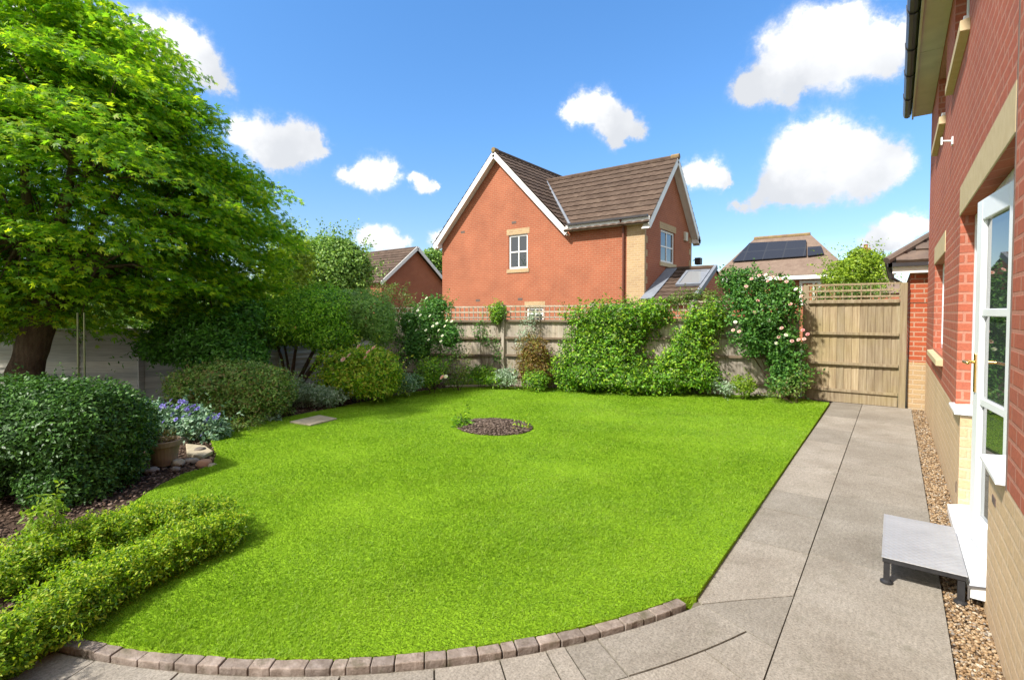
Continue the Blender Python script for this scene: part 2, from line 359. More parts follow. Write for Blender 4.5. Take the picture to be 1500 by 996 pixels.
def chequer_mat():
    k = N('aluminium chequer plate'); p = k.pos((1, 1, 1))
    w1 = k.n('ShaderNodeTexWave', Scale=14.0, Distortion=0.0, bands_direction='DIAGONAL'); k.l(k.pos((1, 1, 0)), w1.inputs['Vector'])
    w2 = k.n('ShaderNodeTexWave', Scale=14.0, bands_direction='DIAGONAL'); k.l(k.pos((1, -1, 0)), w2.inputs['Vector'])
    m = k.n('ShaderNodeMath', operation='MAXIMUM'); k.l(w1.outputs['Fac'], m.inputs[0]); k.l(w2.outputs['Fac'], m.inputs[1])
    k.base(k.ramp(k.noise(7, 4), [(.3, (.44, .445, .455)), (.7, (.53, .535, .545))])); k.set(.45, .5, .5); k.bump(m.outputs[0], .5, .004); return k.m
MT['chequer'] = chequer_mat()
def grass_ground():
    k = N('lawn turf'); k.base(k.ramp(k.noise(7, 6, .7), [(.3, (.19, .34, .014)), (.7, (.23, .39, .018))])); k.set(.95, 0, .1); k.bump(k.noise(60), 1, .03); return k.m
MT['turf'] = grass_ground()
def grass_blade():
    k = N('grass blade'); g = k.n('ShaderNodeNewGeometry')
    r = k.ramp(g.outputs['Random Per Island'], [(0, (.195, .335, .022)), (.4, (.215, .36, .024)), (.75, (.235, .38, .026)), (.96, (.255, .395, .035)), (1, (.34, .40, .10))])
    c = k.mix(1, r, k.ramp(k.noise(1.3, 5, .6), [(.3, (.80, .86, .85)), (.7, (1.16, 1.10, 1.05))]), 'MULTIPLY')
    c = k.mix(1, c, k.ramp(k.noise(7, 4, .65), [(.33, (.9, .93, .93)), (.65, (1.06, 1.05, 1.04))]), 'MULTIPLY')
    c = k.mix(k.ramp(k.noise(2.1, 6, .7), [(.5, (0, 0, 0)), (.8, (.40, .40, .40))]), c, (.31, .35, .06))
    k.base(c); k.set(.55, 0, .25)
    tr = k.n('ShaderNodeBsdfTranslucent'); k.l(k.mix(1.0, c, (1.3, 1.35, .8), 'MULTIPLY'), tr.inputs[0])
    ms = k.n('ShaderNodeMixShader'); ms.inputs[0].default_value = .45
    k.l(k.b.outputs[0], ms.inputs[1]); k.l(tr.outputs[0], ms.inputs[2]); k.l(ms.outputs[0], k.out.inputs[0]); return k.m
MT['grass'] = grass_blade()
LF = {
 'maple': leaf('maple leaf', [(0.081, 0.197, 0.018), (0.135, 0.299, 0.021), (0.203, 0.394, 0.024), (0.311, 0.503, 0.026), (0.459, 0.562, 0.030)], .58),
 'dark': leaf('dark glossy leaf', [(0.028, 0.075, 0.016), (0.041, 0.112, 0.022), (0.066, 0.157, 0.030), (0.095, 0.207, 0.038)], .2, .42, .3),
 'laurel': leaf('laurel leaf', [(0.052, 0.150, 0.022), (0.084, 0.230, 0.031), (0.130, 0.332, 0.040)], .28, .4, .35),
 'box': leaf('box leaf', [(0.078, 0.169, 0.015), (0.145, 0.272, 0.017), (0.237, 0.397, 0.020), (0.356, 0.499, 0.025), (0.449, 0.499, 0.043)], .45),
 'hedge': leaf('hedge leaf', [(0.083, 0.221, 0.022), (0.159, 0.364, 0.030), (0.260, 0.517, 0.041), (0.390, 0.661, 0.056)], .35),
 'greyhedge': leaf('grey green leaf', [(0.143, 0.265, 0.075), (0.224, 0.388, 0.102), (0.326, 0.510, 0.141)], .35),
 'varieg': leaf('variegated leaf', [(0.084, 0.178, 0.041), (0.156, 0.292, 0.054), (0.264, 0.437, 0.081), (0.408, 0.562, 0.176), (0.288, 0.211, 0.081)], .3),
 'yellow': leaf('yellow green leaf', [(0.086, 0.221, 0.015), (0.184, 0.378, 0.018), (0.332, 0.520, 0.024), (0.426, 0.546, 0.045), (0.426, 0.394, 0.060)], .35),
 'silver': leaf('silver leaf', [(0.169, 0.260, 0.169), (0.260, 0.364, 0.247), (0.390, 0.481, 0.377)], .25),
 'blueleaf': leaf('blue green leaf', [(0.084, 0.182, 0.112), (0.140, 0.266, 0.168), (0.238, 0.392, 0.252), (0.364, 0.504, 0.378)], .25),
 'ivy': leaf('ivy leaf', [(0.127, 0.184, 0.052), (0.067, 0.174, 0.022), (0.123, 0.300, 0.027), (0.201, 0.425, 0.030), (0.323, 0.478, 0.035)], .35),
 'rose': leaf('rose leaf', [(0.034, 0.111, 0.024), (0.060, 0.178, 0.031), (0.093, 0.246, 0.041), (0.136, 0.289, 0.051)], .28),
 'rosepale': leaf('pale rose leaf', [(0.076, 0.153, 0.034), (0.136, 0.238, 0.051), (0.221, 0.340, 0.068), (0.170, 0.128, 0.051)], .3),
 'brown': leaf('red brown leaf', [(0.112, 0.064, 0.029), (0.208, 0.120, 0.032), (0.304, 0.192, 0.048), (0.192, 0.208, 0.040)], .3),
 'bright': leaf('bright young leaf', [(.13, .24, .02), (.22, .34, .03), (.30, .40, .05)], .45),
 'treemid': leaf('tree leaf', [(0.084, 0.178, 0.037), (0.141, 0.262, 0.051), (0.216, 0.365, 0.076), (0.299, 0.449, 0.102)], .3),
 'treeyel': leaf('lime tree leaf', [(0.140, 0.238, 0.021), (0.238, 0.350, 0.028), (0.350, 0.462, 0.042)], .35),
 'dry': leaf('dry plant', [(.20, .14, .05), (.28, .21, .07), (.16, .17, .04)], .2),
 'petalw': leaf('white petal', [(.72, .72, .62), (.80, .80, .74)], .3), 'petalp': leaf('pink petal', [(0.720, 0.323, 0.342), (0.780, 0.468, 0.450), (0.800, 0.578, 0.540)], .3),
 'petaldp': leaf('deep pink petal', [(.62, .22, .27), (.70, .34, .36)], .3), 'petalb': leaf('violet blue petal', [(0.136, 0.112, 0.500), (0.192, 0.165, 0.600), (0.264, 0.240, 0.660)], .3),
 'petalr': leaf('red petal', [(.40, .03, .03), (.5, .05, .04)], .2),
}

# ================================================================ THE SETTING
CC = np.array([-4.31, 4.12]); RO, RI = 3.83, 3.77      # arc of the brick edging
WX = 0.388                                              # face of the house wall
def inpoly(P, poly):
    P = np.asarray(P); x, y = P[:, 0], P[:, 1]; inside = np.zeros(len(P), bool); n = len(poly)
    for i in range(n):
        x1, y1 = poly[i][:2]; x2, y2 = poly[(i+1) % n][:2]
        if y1 == y2: continue
        c = ((y1 > y) != (y2 > y)) & (x < (x2-x1)*(y-y1)/(y2-y1)+x1); inside ^= c
    return inside
def clip(poly, a, b, c):                                # keep a*x+b*y<=c
    out = []
    for i in range(len(poly)):
        p, q = poly[i], poly[(i+1) % len(poly)]; dp = a*p[0]+b*p[1]-c; dq = a*q[0]+b*q[1]-c
        if dp <= 0: out.append(p)
        if dp*dq < 0: t = dp/(dp-dq); out.append((p[0]+t*(q[0]-p[0]), p[1]+t*(q[1]-p[1])))
    return out
def fbm(P, seed=0, base=1.0, octv=4):
    r = np.random.default_rng(seed); out = np.zeros(len(P)); amp = 1.0; f = base
    for _ in range(octv):
        for _ in range(3):
            k = r.normal(size=P.shape[1]); k *= f/np.linalg.norm(k)*r.uniform(.7, 1.3); out += amp*np.sin(P@k*6.283+r.uniform(0, 6.283))/3
        amp *= .55; f *= 1.9
    return out

# plain ground far around
tag(MB().add([(-300,-300,-.12),(300,-300,-.12),(300,300,-.12),(-300,300,-.12)], [(0,1,2,3)]).build('ground', plain('distant ground', (.07,.10,.03), (.10,.09,.05), .95, .2)), kind='structure')

arc = [tuple(CC + RI*np.array([math.cos(a), math.sin(a)])) for a in np.radians(np.linspace(-69.5, -24.5, 26))]
LAWN = arc + [tuple(G(*p)[:2]) for p in [(1020,879),(1215,592),(1160,584),(1100,581.5),(1000,577.5),(900,573.5),(830,571),(760,568.5),(690,568.5),(645,571),(600,577),(540,589),(500,598),(440,609),(400,617),(350,628),(305,641),(318,664),(312,686),(270,697),(235,714),(195,740),(150,768),(120,800)]]
LAWN += [(-3.9, .75), (-3.3, .45)]
BED_C = np.array(G(724, 628)[:2]); BED_R = (.50, .44)
def in_bed(P): 
    d = (np.asarray(P)-BED_C); a = np.arctan2(d[:, 1], d[:, 0]); return (d[:, 0]/BED_R[0])**2+(d[:, 1]/BED_R[1])**2 < (1+.07*np.sin(3*a+1)+.05*np.sin(7*a))**2
HEDGE = [np.array(G(*p)[:2]) for p in [(355,800),(165,925)]]
def lawn_mesh():
    me_b = MB().prism([(x, y, -.05) for x, y in LAWN], (0, 0, .075)); o = me_b.build('lawn', MT['turf']); tag(o, kind='structure')
lawn_mesh()

# soil of the borders, a lumpy sheet
def soil_sheet():
    gx = np.arange(-11.5, .35, .07); gy = np.arange(-1.5, 10.6, .07); X, Y = np.meshgrid(gx, gy); P = np.c_[X.ravel(), Y.ravel()]
    z = -.015+.030*fbm(P, 3, .35, 5)
    hid = inpoly(P, LAWN) | (np.hypot(*(P-CC).T) > RI-.02) & (P[:, 1] < 4.1) & (P[:, 0] > -3.05) | (P[:, 0] > -.83)
    z[hid] = -.07; V = np.c_[P, z]; nx, ny = len(gx), len(gy)
    i = (np.arange(ny-1)[:, None]*nx+np.arange(nx-1)[None]).ravel()
    o = np_mesh('flower_bed', V, np.c_[i, i+1, i+nx+1, i+nx], np.full(len(i), 4), MT['soil'], smooth=True); tag(o, kind='structure')
soil_sheet()

# paving: joints below, slabs on top
BASE = [(-.80, 2.5)] + [tuple(CC+(RO-.04)*np.array([math.cos(a), math.sin(a)])) for a in np.radians(np.linspace(-25, -70, 24))] + [(-2.95, .2), (-2.9, -3), (.225, -3), (.225, 10.03), (-.83, 10.03), (-.81, 2.66)]
tag(MB().prism([(x, y, -.055) for x, y in BASE], (0, 0, .043)).build('paving_bed', MT['joint']), kind='structure')
slabs = MB()
def slab(poly, gap=.004, top=0.0):
    if len(poly) < 3: return
    c = np.mean(poly, axis=0); q = []
    n = len(poly); A = sum(poly[i][0]*poly[(i+1) % n][1]-poly[(i+1) % n][0]*poly[i][1] for i in range(n))
    if abs(A) < .004: return
    if A < 0: poly = poly[::-1]
    for i in range(n):                                   # inset every edge by the joint
        p0, p1, p2 = (np.array(poly[(i+k-1) % n], float) for k in range(3))
        def nrm(a, b): d = b-a; d /= (np.linalg.norm(d)+1e-9); return np.array([-d[1], d[0]])
        m = nrm(p0, p1)+nrm(p1, p2); m /= max(.5, m@m/2); q.append(p1+m*gap*1.0)
    dz = random.uniform(-.002, .002)
    slabs.prism([(x, y, -.035) for x, y in q], (0, 0, .035+top+dz))
def polar(r, a): return tuple(CC+r*np.array([math.cos(a), math.sin(a)]))
def ang(px, py): p = G(px, py)[:2]-CC; return math.atan2(p[1], p[0])
A0 = ang(1031, 886)
X1, X2, X3 = -.815, -.400, .228
yj = [G(*p)[1] for p in [(1167,872),(1191,813),(1206,762),(1217,732),(1228,690),(1240,652),(1247,632),(1253,613)]] + [10.03]
for i, (a, b) in enumerate(zip(yj[:-1], yj[1:])):
    if i == 0: slab([polar(RO+.012, A0), (X1, 2.68), (X1, b-.02), (X2, b), (X2, yj[0]-.01), (-.62, 2.79)])
    else: slab([(X1, a-(.02 if i == 1 else 0)), (X2, a), (X2, b), (X1, b)], gap=.0055)
ys = [-3, -1.7, -.4, .9, 2.25, 3.6, 4.9, 6.1, 7.3, 8.5, 9.4, 10.03]
for a, b in zip(ys[:-1], ys[1:]): slab([(X2, a), (X3, a), (X3, b), (X2, b)], gap=.002)
def ring(r0, r1, angs, cuts):
    for a, b in zip(angs[:-1], angs[1:]):
        k = max(2, int(abs(b-a)/math.radians(.8))); A = np.linspace(a, b, k+1)
        p = [polar(r0, t) for t in A] + [polar(r1, t) for t in A[::-1]]
        for c in cuts: p = clip(p, *c)
        slab(p)
cuts = [(1, 0, X2), (-1, 0, 2.94), (0, 1, 2.9)]
# the area right of the diagonal joint
rX = (X2-CC[0])/math.cos(A0); rm = 4.28
slab([polar(RO+.012, A0), (-.62, 2.79), (X2, yj[0]-.01), polar(rX, A0)])
rr = [RO+.012, 4.10, 4.52, 4.95, 5.4, 5.9, 6.5, 7.2]
a1 = [A0, ang(896,960), ang(826,945), ang(798,950), ang(735,975), ang(636,976), ang(500,985), ang(300,987)-.03, ang(150,960), ang(80,950)-.06, -1.6, -1.9]
ring(rr[0], rr[1], a1, cuts)
for i in range(1, len(rr)-1):
    st = 9.0/rr[i]*.055; off = RNG.uniform(0, st)
    aa = [A0] + list(np.arange(A0-st*.45-off, -2.0, -st*1.0))
    ring(rr[i], rr[i+1], aa, cuts+[(1, 0, X2)])
tag(slabs.build('patio', MT['slab'], bevel=.004), kind='structure')

# brick edging of the lawn
edg = MB(); a = math.radians(-24.2); k = 0
while a > math.radians(-70):
    L = [.105, .10, .068, .105, .14, .09, .125][k % 7]*random.uniform(.93, 1.07); da = L/RO; k += 1
    A = np.linspace(a-random.uniform(.0002, .0009), a-da+random.uniform(.0002, .0009), 4); dz = random.uniform(-.004, .004)
    p = [polar(RO+random.uniform(-.003, .003), t) for t in A]+[polar(RI+random.uniform(-.004, .004), t) for t in A[::-1]]
    edg.prism([(x, y, -.05) for x, y in p], (0, 0, .05+.022+dz)); a -= da
tag(edg.build('brick_edging', MT['edging'], bevel=.0045), 'curved row of grey brown blocks edging the lawn against the patio', 'edging')
# hidden tail of edging running along the left patio side
tag(MB().bar((-2.985, .55, .0), (-2.95, -2.5, .0), .045, .10).build('border_board', MT['rail'], bevel=.004), 'low dark timber board between the box hedge and the patio', 'edging board')

# gravel strip: every pebble a little squashed octahedron-sphere
def pebbles(name, pts, size, mat, flat=.7, kind='stuff', label=None, cat=None, parent=None):
    t = (1+5**.5)/2; ico = np.array([(-1,t,0),(1,t,0),(-1,-t,0),(1,-t,0),(0,-1,t),(0,1,t),(0,-1,-t),(0,1,-t),(t,0,-1),(t,0,1),(-t,0,-1),(-t,0,1)])/math.hypot(1, t)
    tri = np.array([(0,11,5),(0,5,1),(0,1,7),(0,7,10),(0,10,11),(1,5,9),(5,11,4),(11,10,2),(10,7,6),(7,1,8),(3,9,4),(3,4,2),(3,2,6),(3,6,8),(3,8,9),(4,9,5),(2,4,11),(6,2,10),(8,6,7),(9,8,1)])
    n = len(pts); q = RNG.normal(size=(n, 3, 3)); Q, _ = np.linalg.qr(q)
    S = size*RNG.uniform(.55, 1.35, (n, 1, 1))*RNG.uniform(.6, 1.15, (n, 1, 3))
    V = (ico[None]*S*RNG.uniform(.88, 1.1, (n, 12, 1)))@Q; V[:, :, 2] *= flat; V += np.asarray(pts)[:, None]
    F = (tri[None]+12*np.arange(n)[:, None, None]).reshape(-1, 3)
    o = np_mesh(name, V.reshape(-1, 3), F, np.full(len(F), 3), mat, parent, smooth=flat > .5)
    if kind: tag(o, label, cat, kind=kind)
    return o
gp = []
P = np.c_[RNG.uniform(.235, .385, 26000), RNG.uniform(.3, 10.03, 26000)]
P = P[RNG.random(len(P)) < np.clip(4.2/P[:, 1], .3, 1)]
pebbles('gravel', np.c_[P, RNG.uniform(-.022, -.004, len(P))], .0085, MT['pebble'], .75, label='tan pebbles filling the strip between path and house wall', cat='gravel')
tag(MB().box(.229, .387, -3, 10.03, -.06, -.022).build('gravel_bed', MT['soil']), kind='structure')

# grass blades on the lawn
def grass():
    xs = [p[0] for p in LAWN]; ysl = [p[1] for p in LAWN]; lo = np.array([min(xs), min(ysl)]); hi = np.array([max(xs), max(ysl)])
    P = RNG.uniform(lo, hi, (2600000, 2)); d = np.hypot(P[:, 0], P[:, 1])
    keep = RNG.random(len(P)) < np.clip((2.6/d)**1.25, .0, 1)*.62
    P = P[keep]; P = P[inpoly(P, LAWN)]; P = P[~in_bed(P)]
    # a trodden thin edge
    d = np.hypot(P[:, 0], P[:, 1]); n = len(P)
    patch = fbm(P, 9, .5, 4)
    h = np.clip(.0175+.004*patch, .009, .04)*RNG.uniform(.55, 1.35, n); w = .0017*np.clip(d/2.6, 1, 3.4)**.75*RNG.uniform(.7, 1.3, n)
    fl_ = fbm(P, 31, .9, 4) > 1.05; h[fl_] *= 1.15
    th = RNG.uniform(0, 6.283, n); s = np.c_[np.cos(th), np.sin(th)]
    ph = RNG.uniform(0, 6.283, n)+0*th; lean = h*RNG.uniform(.15, 1.0, n); b = np.c_[np.cos(ph), np.sin(ph)]*lean[:, None]
    sw = fbm(P, 21, .3, 3)*1.5; b += .35*h[:, None]*np.c_[np.cos(sw), np.sin(sw)]
    z0 = np.full(n, .020); V = np.zeros((n, 5, 3))
    V[:, 0, :2] = P-s*w[:, None]; V[:, 1, :2] = P+s*w[:, None]; V[:, 0, 2] = V[:, 1, 2] = z0
    m = P+b*.38; V[:, 2, :2] = m+s*w[:, None]*.85; V[:, 3, :2] = m-s*w[:, None]*.85; V[:, 2, 2] = V[:, 3, 2] = z0+h*.62
    V[:, 4, :2] = P+b; V[:, 4, 2] = z0+h*RNG.uniform(.85, 1, n)
    base = 5*np.arange(n)[:, None]
    loops = (np.array([[0,1,2,3,3,2,4]])+base).ravel(); sizes = np.tile([4, 3], n)
    o = np_mesh('grass', V.reshape(-1, 3), loops, sizes, MT['grass']); tag(o, 'short bright green mown grass covering the lawn', 'grass', kind='stuff')
    print('blades', n)
grass()
# soil crumbs in the borders and the round bed
P = np.c_[RNG.uniform(-8.5, -2.8, 60000), RNG.uniform(.2, 9.8, 60000)]
P = P[~inpoly(P, LAWN)]; P = P[(np.hypot(*(P-CC).T) < RI) | (P[:, 1] > 2.5) | (P[:, 0] < -3.0)]
P2 = np.c_[RNG.uniform(-7, -.9, 12000), RNG.uniform(7.5, 10.0, 12000)]; P2 = P2[~inpoly(P2, LAWN)]
P = np.r_[P, P2]; P = P[RNG.random(len(P)) < .6]
pebbles('soil_crumbs', np.c_[P, .012+.03*fbm(P, 3, .35, 5)], .014, MT['chip'], .6, label='loose brown soil crumbs scattered over the flower borders', cat='soil')
tag(MB().prism([(BED_C[0]+BED_R[0]*1.0*math.cos(t), BED_C[1]+BED_R[1]*math.sin(t), .0) for t in np.linspace(0, 6.283, 40)[:-1]], (0, 0, .030)).build('round_bed', MT['soil']), kind='structure')
r = np.sqrt(RNG.random(4200)); t = RNG.uniform(0, 6.283, 4200)
pebbles('bark_chips', np.c_[BED_C[0]+r*BED_R[0]*1.02*np.cos(t), BED_C[1]+r*BED_R[1]*1.02*np.sin(t), .030+.045*(1-r**2)+RNG.uniform(-.008, .012, 4200)], .017, MT['barkchip'], .45, label='brown bark chips mulching the round bed in the lawn', cat='mulch')

# ---------------------------------------------------------------- fences
def v3(p, z): return np.array([p[0], p[1], z])
def fence_boards(p0, p1, z0, z1, bw=.105, nrm=None):
    m = MB(); p0 = np.array(p0[:2]); p1 = np.array(p1[:2]); L = np.linalg.norm(p1-p0); u = (p1-p0)/L; n = max(1, round(L/bw)); w = L/n
    nr = np.array([u[1], -u[0]])
    if nr[1] > 0: nr = -nr
    for i in range(n):
        c = p0+u*(i+.5)*w; dz = random.uniform(-.006, .006); tl = random.uniform(-.003, .003)
        ax = v3(u*(w*.56), tl)+v3(nr*.006, 0)
        m.obox(v3(c+nr*-.012, (z0+z1)/2+dz), ax, v3(nr*.005, 0), (0, 0, (z1-z0)/2))
    return m, nr
def fence_bay(root, p0, p1, zb, zt, rails, mat, trel=None, gravel=True, tgap=.095):
    m, nr = fence_boards(p0, p1, zb, zt-.03); m.build('board_panel', mat, root)
    p0 = np.array(p0[:2]); p1 = np.array(p1[:2])
    for z in rails:
        MB().bar(v3(p0+nr*.022, z-.022), v3(p1+nr*.022, z-.022), .05, .045).build('rail', MT['rail'] if mat is MT['fence'] else mat, root, bevel=.004)
    MB().bar(v3(p0, zt-.015), v3(p1, zt-.015), .075, .028).build('capping', mat, root, bevel=.004)
    if gravel: MB().bar(v3(p0+nr*.005, (zb-.005)/2), v3(p1+nr*.005, (zb-.005)/2), .03, zb-.012).build('gravel_board', mat, root, bevel=.003)
    if trel:
        t = MB(); L = np.linalg.norm(p1-p0); k = int(L/tgap)
        for i in range(k+1):
            c = p0+(p1-p0)*i/k; t.bar(v3(c-nr*.010, zt), v3(c-nr*.010, zt+trel), .014, .030, up=v3(nr, 0))
        for z in (zt+.05, zt+trel*.55, zt+trel-.02): t.bar(v3(p0+nr*.006, z), v3(p1+nr*.006, z), .018, .030)
        t.build('trellis', mat, root)
def post(root, p, h, mat, s=.09): MB().box(p[0]-s/2, p[0]+s/2, p[1]-s/2, p[1]+s/2, -.05, h).build('post', mat, root, bevel=.006)
g = thing('wooden_fence', 'tall warm brown board fence section with trellis beside the brick garage wall', 'fence', (-.55, 10.05, 0))
fence_bay(g, (-1.20, 10.05), (.055, 10.05), .20, 1.715, [1.70, 1.175, .675, .225], MT['gate'], trel=.27, tgap=.125)
MB().box(.062, .152, 10.0, 10.09, -.05, 1.97).build('post', MT['gate'], g, bevel=.005)
post(g, (-1.235, 10.09), 1.97, MT['gate'], .085)
FA = np.array([-1.29, 10.14]); FU = np.array([-.934, -.358]); FU /= np.linalg.norm(FU)
f = thing('wooden_fence', 'long silvered board fence with trellis top at the back of the garden', 'fence', (-4.5, 8.9, 0))
for i, zt in enumerate([1.43, 1.39, 1.36, 1.345, 1.33]):
    a = FA+FU*(i*1.83+.05); b = FA+FU*((i+1)*1.83-.05)
    if i == 4: b = FA+FU*(4*1.83+.75)
    fence_bay(f, a, b, .20, zt, [zt-.005, zt-.355, zt-.71, .225], MT['fence'], trel=.29, tgap=.10)
    post(f, FA+FU*((i+1)*1.83 if i < 4 else 4*1.83+.80), zt+.30, MT['fence'], .085)
CORNER = FA+FU*(4*1.83+.85)
# left fence of lapped horizontal boards
C1 = at(205, 500, 8.3)[:2]; LA = at(-170, 500, 7.9)[:2]; LB = CORNER+np.array([.02, -.1])
lf = thing('wooden_fence', 'low pale grey fence of overlapping horizontal boards behind the maple', 'fence', (C1[0], C1[1], 0))
def lap_bay(a, b):
    u = (b-a)/np.linalg.norm(b-a); n = np.array([u[1], -u[0]]); n = n if n[1] < 0 or n[0] > .9 else -n; m = MB(); z = .05
    while z < 1.12:
        hgt = .105+random.uniform(-.014, .014); c = (a+b)/2
        m.obox(v3(c, z+hgt/2), v3((b-a)/2, random.uniform(-.008, .008)), v3(n*.006, 0), v3(-n*.020, hgt*.60)); z += hgt*.93
    m.build('board_panel', MT['lap'], lf)
    MB().bar(v3(a+n*.02, z+.02), v3(b+n*.02, z+.02), .05, .045).build('rail', MT['lap'], lf, bevel=.004)
    MB().bar(v3((a+b)/2+n*.016, .05), v3((a+b)/2+n*.016, 1.12), .045, .02, up=v3(n, 0)).build('batten', MT['lap'], lf)
for A_, B_, nb in ((C1, LA, 2), (C1, LB, 2)):
    for k in range(nb):
        a = A_+(B_-A_)*k/nb; b = A_+(B_-A_)*(k+1)/nb; e = (b-a)/np.linalg.norm(b-a)*.04; lap_bay(a+e, b-e); post(lf, b, 1.24, MT['lap'], .08)
post(lf, C1, 1.24, MT['lap'], .08)

# ---------------------------------------------------------------- house building helpers
def wall_rect(m, axis, c, u0, u1, z0, z1, holes=(), depth=.1, inward=1):
    """wall face in plane X=c or Y=c with rectangular holes and their reveals"""
    def P(u, z, d=0): return (c+inward*d, u, z) if axis == 'x' else (u, c+inward*d, z)
    us = sorted({u0, u1, *[h[0] for h in holes], *[h[1] for h in holes]}); zs = sorted({z0, z1, *[h[2] for h in holes], *[h[3] for h in holes]})
    us = [u for u in us if u0 <= u <= u1]; zs = [z for z in zs if z0 <= z <= z1]
    for a, b in zip(us[:-1], us[1:]):
        for lo, hi in zip(zs[:-1], zs[1:]):
            if any(h[0] <= a and b <= h[1] and h[2] <= lo and hi <= h[3] for h in holes): continue
            m.add([P(a, lo), P(b, lo), P(b, hi), P(a, hi)], [(0, 1, 2, 3)])
    for h in holes:
        a, b, lo, hi = h; lo = max(lo, z0); hi = min(hi, z1)
        m.add([P(a, lo), P(a, hi), P(a, hi, depth), P(a, lo, depth)], [(0, 1, 2, 3)])
        m.add([P(b, lo), P(b, hi), P(b, hi, depth), P(b, lo, depth)], [(0, 1, 2, 3)])
        if lo == h[2] and lo > z0: m.add([P(a, lo), P(b, lo), P(b, lo, depth), P(a, lo, depth)], [(0, 1, 2, 3)])
        if hi == h[3] and hi < z1: m.add([P(a, hi), P(b, hi), P(b, hi, depth), P(a, hi, depth)], [(0, 1, 2, 3)])
def roof_rows(m, org, ue, up, length, ends, pitch=.30, tile=.3, amp=.014, sub=6):
    """tile courses: org eave point, ue unit along eave, up unit up the slope; ends(t)->(a,b) along the eave"""
    org = np.asarray(org, float); ue = np.asarray(ue, float); up = np.asarray(up, float); nn = np.cross(ue, up); nn /= np.linalg.norm(nn)
    if nn[2] < 0: nn = -nn
    k = int(math.ceil(length/pitch))
    for i in range(k):
        t0 = i*pitch; t1 = min(length, t0+pitch); a, b = ends(.5*(t0+t1))
        if b-a < .02: continue
        n = max(2, int((b-a)/tile*sub)); xs = np.linspace(a, b, n+1); vs = []; fs = []
        for x in xs:
            o = amp*abs(math.sin(math.pi*(x+.5*tile*(i % 2)*0)/tile)) if amp else 0
            vs += [org+ue*x+up*t0+nn*(.0+o*0), org+ue*x+up*t0+nn*(.045+o), org+ue*x+up*(t1+.02)+nn*(.012+o)]
        for j in range(n): q = 3*j; fs += [(q, q+3, q+4, q+1), (q+1, q+4, q+5, q+2)]
        m.add(vs, fs)
def window(root, axis, c, u0, u1, z0, z1, out=-1, mull=(.5,), tran=(.5,), fr=.055, mat='upvc', gl='glass', thick=.06):
    """frame with its pane; out = sign of the outward direction along the axis"""
    m = MB()
    def bx(mm, a, b, lo, hi, d0, d1):
        if axis == 'x': mm.box(c+out*d0, c+out*d1, a, b, lo, hi)
        else: mm.box(a, b, c+out*d0, c+out*d1, lo, hi)
    w, h = u1-u0, z1-z0
    bx(m, u0, u1, z1-fr, z1, -thick, 0); bx(m, u0, u1, z0, z0+fr, -thick, 0); bx(m, u0, u0+fr, z0+fr, z1-fr, -thick, 0); bx(m, u1-fr, u1, z0+fr, z1-fr, -thick, 0)
    for f in mull: bx(m, u0+w*f-fr*.35, u0+w*f+fr*.35, z0+fr, z1-fr, -thick*.8, -.004)
    for f in tran: bx(m, u0+fr, u1-fr, z0+h*f-fr*.35, z0+h*f+fr*.35, -thick*.85, -.007)
    fo = m.build('window', MT[mat], root, bevel=.004)
    p = MB(); bx(p, u0+fr*.5, u1-fr*.5, z0+fr*.5, z1-fr*.5, -thick*.6, -thick*.45); p.build('pane', MT[gl], fo)
    return fo

# ---------------------------------------------------------------- the house on the right
hs = thing('brick_house', 'red brick house with buff plinth and white french doors along the path', 'house', (3.5, 3.0, 0))
DO = (2.95, 5.20, .76, 2.24); DL = (3.43, 4.85, .10, .76)
W1 = (6.70, 8.25, 1.06, 2.10); U1 = (4.95, 6.15, 3.62, 4.42); U2 = (7.12, 8.36, 3.60, 4.42)
m = MB(); wall_rect(m, 'x', WX, -4, 9.95, .76, 4.55, [DO, W1, U1, U2], .13)
m.add([(WX, 9.95, .76), (7.5, 9.95, .76), (7.5, 9.95, 4.55), (4, 9.95, 7.6), (WX, 9.95, 4.55)], [(0, 1, 2, 3, 4)])
m.add([(WX, -4, .76), (7.5, -4, .76), (7.5, -4, 4.55), (4, -4, 7.6), (WX, -4, 4.55)], [(0, 1, 2, 3, 4)]); m.add([(7.5, -4, 0), (7.5, 9.95, 0), (7.5, 9.95, 4.55), (7.5, -4, 4.55)], [(0, 1, 2, 3)])
m.build('wall', MT['brick_near'], hs)
m = MB(); wall_rect(m, 'x', WX, -4, 9.95, -.08, .76, [DL], .13)
m.add([(WX, 2.95, .7601), (WX, 3.43, .7601), (WX+.13, 3.43, .7601), (WX+.13, 2.95, .7601)], [(0, 1, 2, 3)]); m.add([(WX, 4.85, .7601), (WX, 5.2, .7601), (WX+.13, 5.2, .7601), (WX+.13, 4.85, .7601)], [(0, 1, 2, 3)])
m.add([(WX, 9.95, -.08), (7.5, 9.95, -.08), (7.5, 9.95, .76), (WX, 9.95, .76)], [(0, 1, 2, 3)]); m.add([(WX, -4, -.08), (7.5, -4, -.08), (7.5, -4, .76), (WX, -4, .76)], [(0, 1, 2, 3)])
m.build('plinth', MT['buff'], hs)
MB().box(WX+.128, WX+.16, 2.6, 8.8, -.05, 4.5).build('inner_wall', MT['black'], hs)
for (a, b, lo, hi) in [(2.94, 5.215, 2.243, 2.462), (6.62, 8.33, 2.103, 2.315)]:
    MB().box(WX-.006, WX+.125, a, b, lo, hi).build('lintel', MT['stone'], hs, bevel=.005)
